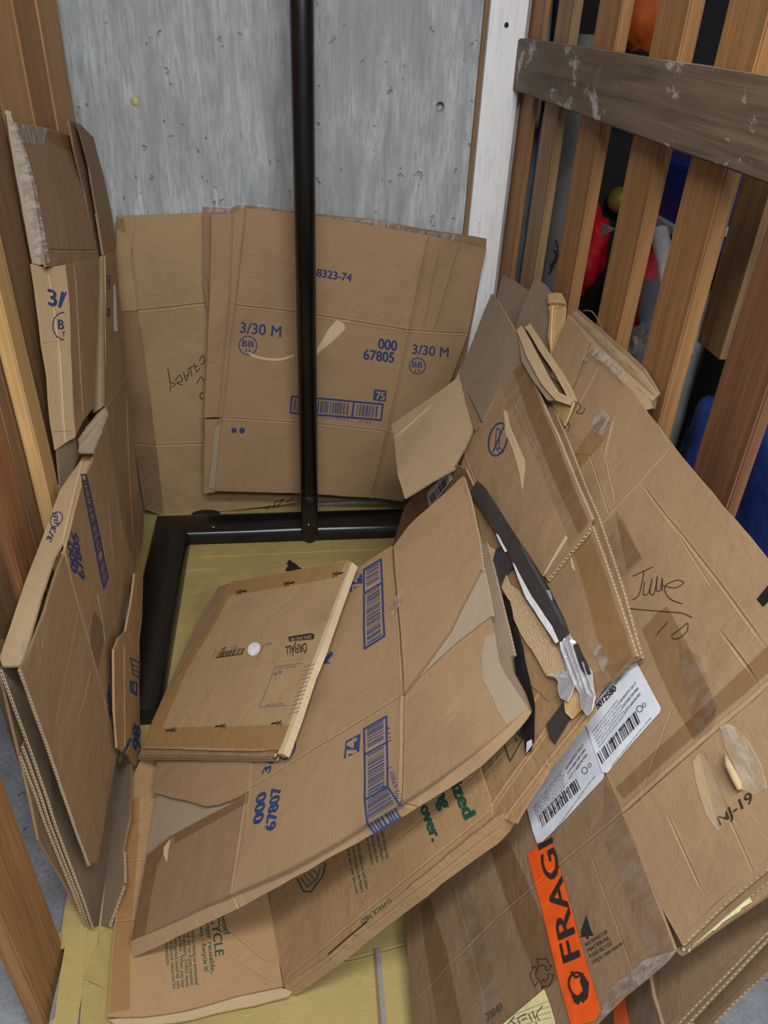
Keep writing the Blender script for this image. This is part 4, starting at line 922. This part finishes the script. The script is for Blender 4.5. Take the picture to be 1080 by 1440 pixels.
K.sheet(PK2.shift(.006), [(832, 915), (845, 905), (857, 932), (848, 945)], TW, name='clear_tape', off=.002)
K.sheet(PK2.shift(.006), [(815, 962), (850, 938), (888, 922), (872, 945), (830, 985)], TC, name='clear_tape', off=.0018)
# flaps of the same carton, standing up behind it
PJ = Plane(hm((645, 528), .034), hm((742, 505), .030), hm((690, 415), .02))
K.panel(PJ, [(645, 526), (662, 486), (678, 445), (690, 415), (697, 424), (712, 450), (742, 506), (734, 507), (702, 546), (678, 592)], KR['inner'], name='rear_flap', flutes=(3, 4, 5))
PJ3 = Plane(hm((645, 528), .034), hm((678, 592), .034), hm((668, 602), .045))
K.panel(PJ3, [(645, 527), (678, 592), (668, 604), (655, 565)], KR['dark'], name='inner_flap')
PJ2 = Plane(hm((645, 530), .036), hm((667, 602), .04), hy((552, 598), 1.80))
K.panel(PJ2, [(645, 530), (656, 562), (667, 602), (655, 628), (640, 655), (605, 675), (569, 698), (560, 668), (555, 625), (550, 597), (575, 580), (610, 556)], KR['light'], name='side_flap', flutes=(4, 5), creases=[((556, 615), (606, 570), .003, .003)], label='pale bright side flap')
K.panel(PK.shift(-.012), [(667, 602), (690, 600), (700, 700), (650, 672), (636, 690), (630, 668), (640, 655)], KR['kraft'], name='lower_panel')

# R: dark sheet with a little barcode sticker
R = Carton('cardboard_sheet', hm((600, 700), .03), 'shadowed sheet with a small white barcode sticker under the pale side flap', 'cardboard sheet', seed=24, amp=.002)
PR = Plane(hm((650, 672), .052), hm((700, 700), .050), hz((550, 775), .10))
R.panel(PR, [(568, 714), (600, 676), (640, 654), (655, 660), (668, 690), (640, 760), (552, 790), (552, 768)], KR['brown'])
R.sheet(PR, [(602, 693), (634, 656), (638, 673), (609, 712), (605, 711)], LABEL, name='barcode_label', marks=[(BARS([(606, 698), (632, 667), (635, 676), (610, 707)], 0, 9, 18), BLACKINK_SHADE)], off=.003)

# Q: torn sheet with duct tape
Q = Carton('torn_carton', hm((740, 860), .045), 'torn carton crossed with dark grey duct tape and crumpled silver foil tape', seed=25, amp=.005)
PQ = PM.shift(.050)
Q.panel(PQ, [(664, 690), (700, 720), (728, 760), (765, 830), (800, 895), (806, 960), (770, 985), (745, 960), (722, 890), (700, 820), (676, 760)], KR['warm'], wob=.004, creases=[((690, 740), (730, 800), .004, .004)])
Q.panel(PQ.shift(.006), [(685, 771), (692, 768), (699, 772), (706, 795), (713, 810), (728, 830), (743, 849), (765, 885), (785, 918), (799, 943), (793, 951), (785, 955), (772, 948), (763, 938), (745, 915), (729, 888), (722, 862), (716, 843), (702, 815), (695, 795)], FUZZ, name='torn_paper', thick=.002, wob=.005)
PQt = PQ.shift(.013)
Q.panel(PQt, [(661, 693), (671, 677), (678, 682), (685, 690), (702, 718), (716, 738), (729, 757), (750, 790), (771, 827), (784, 855), (799, 888), (786, 902), (775, 885), (766, 868), (745, 832), (724, 799), (713, 774), (696, 749), (680, 722)], DUCT, name='duct_tape', thick=.002, creases=[((735, 765), (795, 880), .004, .004)], label='long dark grey duct tape')
Q.panel(PQt.shift(-.004), [(691, 797), (698, 770), (722, 762), (738, 770), (735, 782), (712, 806), (701, 838), (694, 820)], DUCT, name='duct_tape', thick=.001)
Q.panel(PQ.shift(.002), [(704, 828), (716, 842), (728, 880), (716, 890), (706, 868)], BTAPE, name='black_tape', thick=.001)
Q.sheet(PQt, [(722, 790), (725, 792), (748, 838), (776, 880), (786, 902), (781, 904), (768, 884), (740, 840)], WHITEINK, name='peeled_edge', off=.0016)
Q.sheet(PQt, [(698, 750), (702, 752), (714, 774), (711, 776)], WHITEINK, name='peeled_edge', off=.0016)
Q.sheet(PQt, [(688, 688), (697, 682), (701, 692), (700, 715), (690, 700)], TC, name='clear_tape', off=.001)
Q.panel(PQ.shift(.004), [(737, 842), (742, 836), (765, 872), (786, 905), (797, 940), (787, 922), (764, 885)], KR['warm'], name='torn_flap', thick=.003)
PFo = PQt.shift(-.003)
Q.panel(PFo, [(786, 903), (799, 890), (806, 898), (812, 910), (822, 930), (833, 955), (838, 975), (834, 992), (827, 1003), (820, 992), (816, 978), (807, 963), (797, 985), (789, 980), (786, 958), (770, 944), (786, 948), (796, 944), (792, 925)], FOIL, name='foil_tape', thick=.002, wob=.006, step=.012, creases=[((790, 905), (812, 960), .004, .006), ((805, 900), (830, 970), .004, .006), ((768, 944), (800, 950), .003, .004)])
Q.panel(PFo.shift(.002), [(766, 830), (772, 830), (775, 842), (770, 852), (764, 846), (760, 838)], FOIL, name='foil_scrap', thick=.001)
Q.panel(PFo.shift(.001), [(806, 905), (812, 903), (826, 930), (832, 948), (826, 950), (818, 940)], DUCT, name='duct_tape', thick=.001)
Q.panel(PQ.shift(.004), [(793, 985), (808, 962), (822, 972), (815, 998), (803, 1011), (795, 1002)], KR['paper'], name='torn_paper', thick=.003, wob=.003)

# P: moving box with green print under the diaper carton
P = Carton('moving_carton', (.05, .8, .03), 'crumpled moving carton with green recycle text, lying under the 67807 carton', seed=26, amp=.0045, ck=.55)
ZP = .036
PPl = Plane(hz((155, 1430), ZP), hz((395, 1390), ZP), hz((200, 1080), ZP+.012))
gl = [(T('RECYCLE', (297, 1272), (303.5, 1346), (11.5, -2), .012), GREEN), (T('environment!', (305, 1240), (316.5, 1315), (7, -1), .015), GREEN),
      (T('If this box is no longer reusable,', (285, 1225), (297, 1369), (6, -.8), .01), GREEN), (T('please do not throw it away. - Recycle it!', (275, 1225), (288, 1367), (6, -.8), .01), GREEN)]
for i_, s_ in enumerate(('We are committed to reducing our environmental', 'impact through our use of post-consumer', 'products and packaging. U-HAUL boxes', 'use recycled fiber. When you buy', 'recycled corrugated material, you', 'conserve our natural resources for', 'future generations.')):
    x_ = 275-i_*6.2; gl.append((T(s_, (x_-6, 1285+i_*2), (x_-(0 if i_ < 6 else 2), 1386+i_*1.3-(34 if i_ == 6 else 0)), (5, -.6), .008), GREEN))
gl += [(T('www', (221, 1143), (221.5, 1160), (4, 0), .01), GREEN)]
P.panel(PPl, [(153, 1428), (158, 1360), (164, 1290), (172, 1180), (185, 1095), (205, 1050), (330, 1050), (362, 1180), (380, 1262), (388, 1330), (397, 1386), (330, 1402), (262, 1422), (200, 1430)], KR['warm'], name='panel', marks=gl,
   creases=[((162, 1295), (215, 1290), .003, .002), ((300, 1290), (372, 1350), .003, .002), ((180, 1210), (215, 1205), .003, .003), ((240, 1290), (390, 1385), .003, .001), ((185, 1130), (215, 1125), .003, .002)])
P.sheet(PPl, [(155, 1424), (160, 1350), (167, 1280), (177, 1130), (195, 1120), (193, 1200), (187, 1300), (184, 1420)], TB, name='brown_tape')
P.panel(PPl.shift(-.008), [(155, 1432), (262, 1422), (330, 1404), (392, 1388), (412, 1392), (404, 1402), (330, 1420), (262, 1436), (166, 1444)], KR['light'], name='under_layer', wob=.003)
PPr = Plane(hz((397, 1386), ZP), hz((380, 1262), ZP), hm((693, 1150), .050))
gr = [(T('over.', (592, 1137), (609, 1184), (13, -8), .035), GREEN), (T('packing', (597, 1068), (622, 1139), (14, -8), .035), GREEN), (T('Sized', (630, 1092), (654, 1152), (15, -9), .035), GREEN),
      (T('U-HAUL MED', (549, 1264), (508, 1294), (3, 6), .01), GREEN), (STROKE([(461, 1341), (490, 1318), (517, 1296)], 2.0), BLACKINK_SHADE)]  # black stroke is the shade along the fold, painted in among the print
for i_, s_ in enumerate(('of your washer and dryer near', 'up from inside the Mover\'s', 'and mattresses and other', 'refrigerator and the trouble for')):
    gr.append((T(s_, (536-i_*7, 1155+i_*4), (546-i_*7, 1209+i_*3), (4.2, -2.4), .006), GREEN))
for i_, s_ in enumerate(('small appliances and other', 'many more items in the Mover\'s', 'and save over the cost.')):
    gr.append((T(s_, (505-i_*7, 1188+i_*4), (517-i_*7, 1252+i_*3), (4.2, -2.4), .006), GREEN))
gr += [(STROKE([(420, 1235), (428, 1252), (438, 1253), (455, 1232), (460, 1214)], 2.2), GREEN), (STROKE([(425, 1233), (434, 1246), (448, 1234), (452, 1218)], 1.4), GREEN), (STROKE([(430, 1229), (438, 1240)], 1.2), GREEN), (STROKE([(436, 1226), (444, 1236)], 1.2), GREEN), (STROKE([(442, 1222), (449, 1230)], 1.2), GREEN)]
P.panel(PPr, [(397, 1386), (388, 1330), (380, 1262), (378, 1230), (585, 1090), (668, 1040), (674, 1075), (688, 1120), (693, 1150), (645, 1190), (600, 1227), (517, 1297), (460, 1342)], KR['warm'], name='panel', marks=gr,
   creases=[((380, 1262), (397, 1386), .003, .003), ((668, 1090), (560, 1180), .003, .001), ((405, 1372), (690, 1140), .003, .002)])
PPo = Plane(hz((415, 1400), .022), hz((397, 1386), ZP), hm((718, 1166), .030))
P.panel(PPo, [(397, 1387), (460, 1343), (517, 1298), (600, 1228), (645, 1191), (693, 1151), (706, 1146), (722, 1158), (716, 1169), (697, 1187), (633, 1233), (567, 1287), (500, 1340), (415, 1400), (406, 1398)], KR['warm'], name='edge_flap', wob=.002, creases=[((410, 1392), (700, 1165), .003, .002)])
PPe = PM.shift(.047)
P.panel(PPe, [(674, 1075), (700, 1030), (738, 1000), (735, 960), (720, 900), (745, 900), (790, 980), (832, 985), (838, 1000), (815, 1030), (770, 1085), (722, 1158), (706, 1150), (693, 1150), (688, 1120)], KR['warm'], name='end_flap', wob=.003,
   creases=[((695, 1130), (745, 1062), .004, .006), ((745, 1062), (800, 985), .004, .006), ((712, 1150), (770, 1075), .004, .006), ((770, 1075), (828, 1005), .004, .005), ((680, 1095), (720, 1050), .003, .003), ((740, 1010), (765, 960), .003, .003)],
   marks=[(T('USE', (735, 938), (744, 962), (8, -5), .03), GREEN), (STROKE([(737, 992), (750, 1035), (742, 1050)], 2), GREEN), (STROKE([(706, 1040), (718, 1072), (735, 1040), (722, 1025)], 2.0), GREEN), (T('DE', (726, 1045), (737, 1030), (-3, -6), .01), GREEN)])
P.panel(PPe.shift(.008), [(716, 882), (724, 880), (733, 912), (744, 960), (751, 993), (751, 1040), (746, 1058), (738, 1062), (735, 1030), (728, 980), (722, 930)], BTAPE, name='black_tape', thick=.001)
P.panel(PPe.shift(.004), [(768, 1021), (793, 988), (800, 1000), (804, 1010), (790, 1032), (779, 1049), (772, 1040)], DUCT, name='duct_tape', thick=.001)
P.sheet(PPe.shift(.009), [(741, 1046), (748, 1042), (749, 1050), (740, 1062)], LABEL, name='label_scrap')

# I: the diaper carton 67807
I = Carton('flattened_carton', (0, .95, .08), 'flattened diaper carton printed 000 67807 and 74 in blue, across the middle of the pile', seed=27, amp=.0035)
iA, iB, iC = hz((187, 1330), .075), hm((742, 1000), .085), hm((650, 672), .085)
PI = Plane(iA, iB, iC)
cI = [((555, 770), (567, 975), .004, .0035), ((567, 975), (562, 1128), .004, .003), ((567, 975), (350, 1110), .0025, .0012), ((350, 1110), (328, 1257), .004, .0035)]
ia = [(BOXCODE([(513, 801), (514, 911), (541, 893), (537, 786)], 3, 11, .30, 50), INK), (POLY((492, 819), (510, 806), (511.5, 819), (494, 832)), INK), (T('74', (508, 824), (506, 808), (-11, 7), .03), KR['kraft'], .0005),
      (POLY((449, 934), (458, 919), (460, 924), (468, 915), (471, 919), (463, 929), (466, 932)), INK), (RING((405, 1054), 9.5, 16, 1.6, rot=25), INK), (T('BB', (407, 1066), (409, 1046), (-7, 2), .01), INK), (T('12', (411, 1058), (412, 1049), (-3.5, 1), .005), INK), (T('3/30', (380, 1088), (396, 1040), (-11, 2), .02), INK)]
I.panel(PI, [(552, 767), (559, 870), (567, 975), (460, 1041), (350, 1111), (351, 1060), (385, 960), (430, 860), (470, 812), (495, 803)], KR['kraft'], marks=ia, creases=cI, name='panel')
ib = [(BOXCODE([(511, 1025), (512, 1124), (544, 1106), (543, 1007)], 3, 12, .36, 42), INK), (POLY((482, 1067), (485, 1042), (506, 1031), (504, 1056)), INK), (T('74', (500, 1059), (501, 1036), (-14, 8), .03), KR['kraft'], .0005), (T('67807', (388, 1166), (396, 1106), (-14, 5), .03), INK), (T('000', (371, 1156), (376, 1114), (-14, 5), .03), INK),
      (BARS([(516, 1122), (517, 1156), (556, 1133), (541, 1104)], 0, 13, 16), INK), (STROKE([(512, 1124), (516, 1160)], 3), INK), (STROKE([(544, 1106), (562, 1132)], 3), INK), (T('68702 67807 7', (567, 1133), (550, 1075), (-6, 3), .0), INK), (T('1/19', (550, 1040), (548, 1020), (-6, 3), 0), INK)]
I.panel(PI, [(567, 976), (562, 1128), (513, 1157), (460, 1189), (405, 1221), (328, 1257), (345, 1185), (350, 1112), (460, 1042)], KR['kraft'], marks=ib, creases=cI, name='lower_panel')
I.panel(PI, [(350, 1112), (345, 1185), (328, 1257), (250, 1292), (183, 1323), (195, 1260), (206, 1203), (230, 1180), (248, 1171), (300, 1143), (345, 1120)], KR['brown'], name='corner_panel', creases=cI[3:])
I.sheet(PI, [(183, 1323), (195, 1260), (206, 1203), (246, 1172), (240, 1185), (222, 1215), (212, 1262), (205, 1313)], TD, name='brown_tape')
I.sheet(PI, [(246, 1172), (345, 1121), (352, 1112), (350, 1130), (246, 1186)], TD, name='brown_tape')
I.sheet(PI, [(232, 1190), (242, 1178), (238, 1198), (236, 1214), (231, 1200)], KR['cream'], name='peeled_scrap', off=.0016)
# rolled lower edge, folded under
PIe = Plane(PI.hit((183, 1323)), PI.hit((742, 998)), hz((190, 1350), .045))
bl = [(183, 1323), (250, 1292), (328, 1257), (405, 1221), (460, 1189), (513, 1157), (562, 1128), (590, 1110), (660, 1060), (742, 998)]
lo = [(746, 1004), (735, 1020), (677, 1077), (587, 1135), (525, 1171), (460, 1207), (400, 1242), (337, 1279), (250, 1318), (188, 1346)]
I.panel(PIe, bl+lo, KR['kraft'], name='bottom_edge', marks=[(BARS([(517, 1157), (556, 1134), (563, 1147), (526, 1170)], 0, 14, 12), INK), (STROKE([(526, 1171), (563, 1148)], 3), INK), (STROKE([(516, 1158), (526, 1171)], 3), INK)], creases=[((328, 1257), (338, 1279), .003, .004), ((562, 1128), (587, 1136), .003, .004)])
# right side panels
I.panel(PI.shift(-.001), [(567, 976), (600, 942), (640, 905), (690, 868), (697, 905), (707, 945), (722, 972), (742, 998), (660, 1060), (590, 1110), (562, 1128)], KR['kraft'], name='side_panel', creases=cI[1:2], marks=[(POLY((683, 896), (697, 892), (703, 930), (712, 950), (742, 997), (712, 1020), (700, 1000), (692, 978), (680, 955), (678, 925)), KR['grey'])])
I.panel(PI.shift(.002), [(567, 973), (597, 935), (632, 885), (676, 800), (684, 835), (690, 868), (660, 890), (640, 905), (600, 942)], KR['grey'], name='inner_flap', thick=.004, flutes=(3, 4))
I.panel(PI.shift(.008), [(554, 768), (572, 742), (586, 728), (625, 694), (648, 672), (658, 705), (668, 755), (675, 802), (655, 840), (632, 888), (597, 936), (567, 974), (560, 870)], KR['kraft'], name='top_flap', flutes=(4, 5, 6), thick=.006, creases=[((553, 772), (567, 970), .003, .003)])
I.sheet(PI.shift(.008), [(558, 838), (566, 836), (569, 845), (556, 858), (551, 872), (548, 850)], TW, name='clear_tape', off=.002)
PI2 = PI.shift(-.022)
I.panel(PI2, [(672, 757), (680, 764), (700, 838), (712, 890), (719, 922), (722, 945), (735, 970), (744, 998), (730, 1010), (680, 900)], KR['inner'], name='rear_panel', flutes=(1, 2, 3), thick=.006)
# left flap and grey liner
I.panel(PI.shift(.004), [(214, 1113), (222, 1062), (354, 1062), (350, 1112), (332, 1122), (306, 1131), (292, 1133), (270, 1127)], KR['kraft'], name='end_flap', creases=[])
I.panel(PI.shift(-.006), [(222, 1100), (300, 1110), (350, 1112), (345, 1125), (248, 1175), (206, 1206), (213, 1160)], KR['grey'], name='liner_flap')
I.sheet(PI.shift(.0), [(404, 795), (408, 788), (422, 797), (420, 800)], BTAPE, name='tape_scrap')

# O: the chair-box, several layers thick, on top
O = Carton('flat_furniture_carton', (-.1, 1.4, .12), 'thick flattened furniture carton with a round white sticker, lying on the blue-printed diaper carton', seed=28, amp=.002)
oA = hz((200, 1052), .115); oB = PI.shift(.036).hit((392, 1055)); oC = PI.shift(.036).hit((491, 790))
PO = Plane(oA, oB, oC)
om = [(T('ÖRFJÄLL', (431, 905), (401, 910), (1, 12), .012), BLACKINK_SHADE), (POLY((405, 896), (437, 891), (442, 893), (441, 900), (407, 903)), BLACKINK_SHADE), (T('204.342.46', (438, 894), (409, 898.5), (.3, 5), .01), KR['tan'], .0005),
      (POLY(*[(357+9*math.cos(t*.42)-1.5*math.sin(t*.42), 913+9.5*math.sin(t*.42)) for t in range(15)]), WHITEINK), (BARS([(304, 925), (341, 919), (344, 912), (307, 917)], 0, 21, 22), BLACKINK_SHADE), (STROKE([(303, 926), (341, 920)], 1.2), BLACKINK_SHADE),
      (T('0 041226 1', (343, 911), (325, 912.5), (0, 2.8), 0), GREYINK), (T('10274', (334, 908), (324, 909), (0, 3), 0), GREYINK), (T('49', (318, 909), (311, 912), (0, 4), .01), BLACKINK_SHADE), (T('2247', (383, 903), (374, 906), (0, 3), 0), GREYINK), (STROKE([(298, 928), (303, 914)], .7), GREYINK), (STROKE([(361, 928), (372, 906)], .7), GREYINK),
      (STROKE([(387, 938), (425, 933)], .8), GREYINK), (STROKE([(387, 938), (365, 994), (402, 992)], .8), GREYINK), (T('DESIGN AND QUALITY', (416, 936), (389, 940), (0, 2.5), 0), GREYINK), (T('MADE TO LAST LONGER', (398, 988), (374, 990), (0, 2.5), 0), GREYINK), (T('69', (396, 943), (385, 946), (0, 5), .01), GREYINK)]
for c_ in ((338, 832), (406, 820), (474, 807)): om.append((CUTTER(c_, (-1, .18)), BLACKINK_SHADE))
for c_ in ((241, 1027), (311, 1021), (390, 1016)): om.append((CUTTER(c_, (1, -.1)), BLACKINK_SHADE))
O.panel(PO, [(199, 1052), (222, 1000), (262, 930), (300, 870), (322, 822), (326, 818), (487, 788), (494, 790), (470, 850), (440, 928), (413, 1000), (394, 1054), (300, 1055)], KR['tan'], name='panel', thick=.005, marks=om,
   creases=[((245, 948), (430, 925), .003, .002), ((385, 893), (448, 880), .0025, .001)])
# brown tape borders
O.sheet(PO, [(323, 822), (326, 818), (487, 789), (476, 812), (322, 838), (300, 882), (262, 945), (228, 1024), (408, 1018), (393, 1053), (200, 1051), (222, 1000), (262, 930), (300, 870)], TB, name='brown_tape', off=.0008)
POe = Plane(PO.hit((494, 790)), PO.hit((394, 1054)), PO.shift(-.03).hit((500, 800)))
O.panel(PO.shift(-.0005), [(487, 789), (496, 791), (480, 835), (452, 912), (436, 950), (418, 1004), (398, 1060), (390, 1060), (409, 1005), (430, 940), (455, 870), (478, 815)], KR['edge'], name='side_edge', thick=.016,
   marks=[(STROKE([(428-2*k_, 938+6*k_), (442-2*k_, 934+6*k_)], .8), GREYINK) for k_ in range(12)])
for k_, (dz, ins) in enumerate(((-.0068, 3), (-.014, 8), (-.022, 0))):
    O.panel(PO.shift(dz), [(197-k_, 1057+k_*3), (215, 1010), (250, 935), (285-k_*4, 868+k_*4), (306, 826), (330, 818), (480, 796), (460, 850), (430, 935), (390-ins, 1058+k_*3)], KR[('brown', 'kraft', 'brown')[k_]], name='layer', flutes=(9,), thick=.0055)
SH = Carton('cardboard_offcut', hz((400, 812), .09), 'small brown cardboard piece with black tape corner peeking out behind the furniture carton', 'cardboard piece', seed=29, amp=.002)
PS = PO.shift(-.034)
SH.panel(PS, [(366, 812), (372, 800), (400, 798), (430, 796), (440, 840), (380, 850)], KR['tan'], name='sheet')
SH.sheet(PS, [(402, 803), (408, 793), (418, 797), (426, 800), (424, 808)], BTAPE, name='black_tape', off=.002)
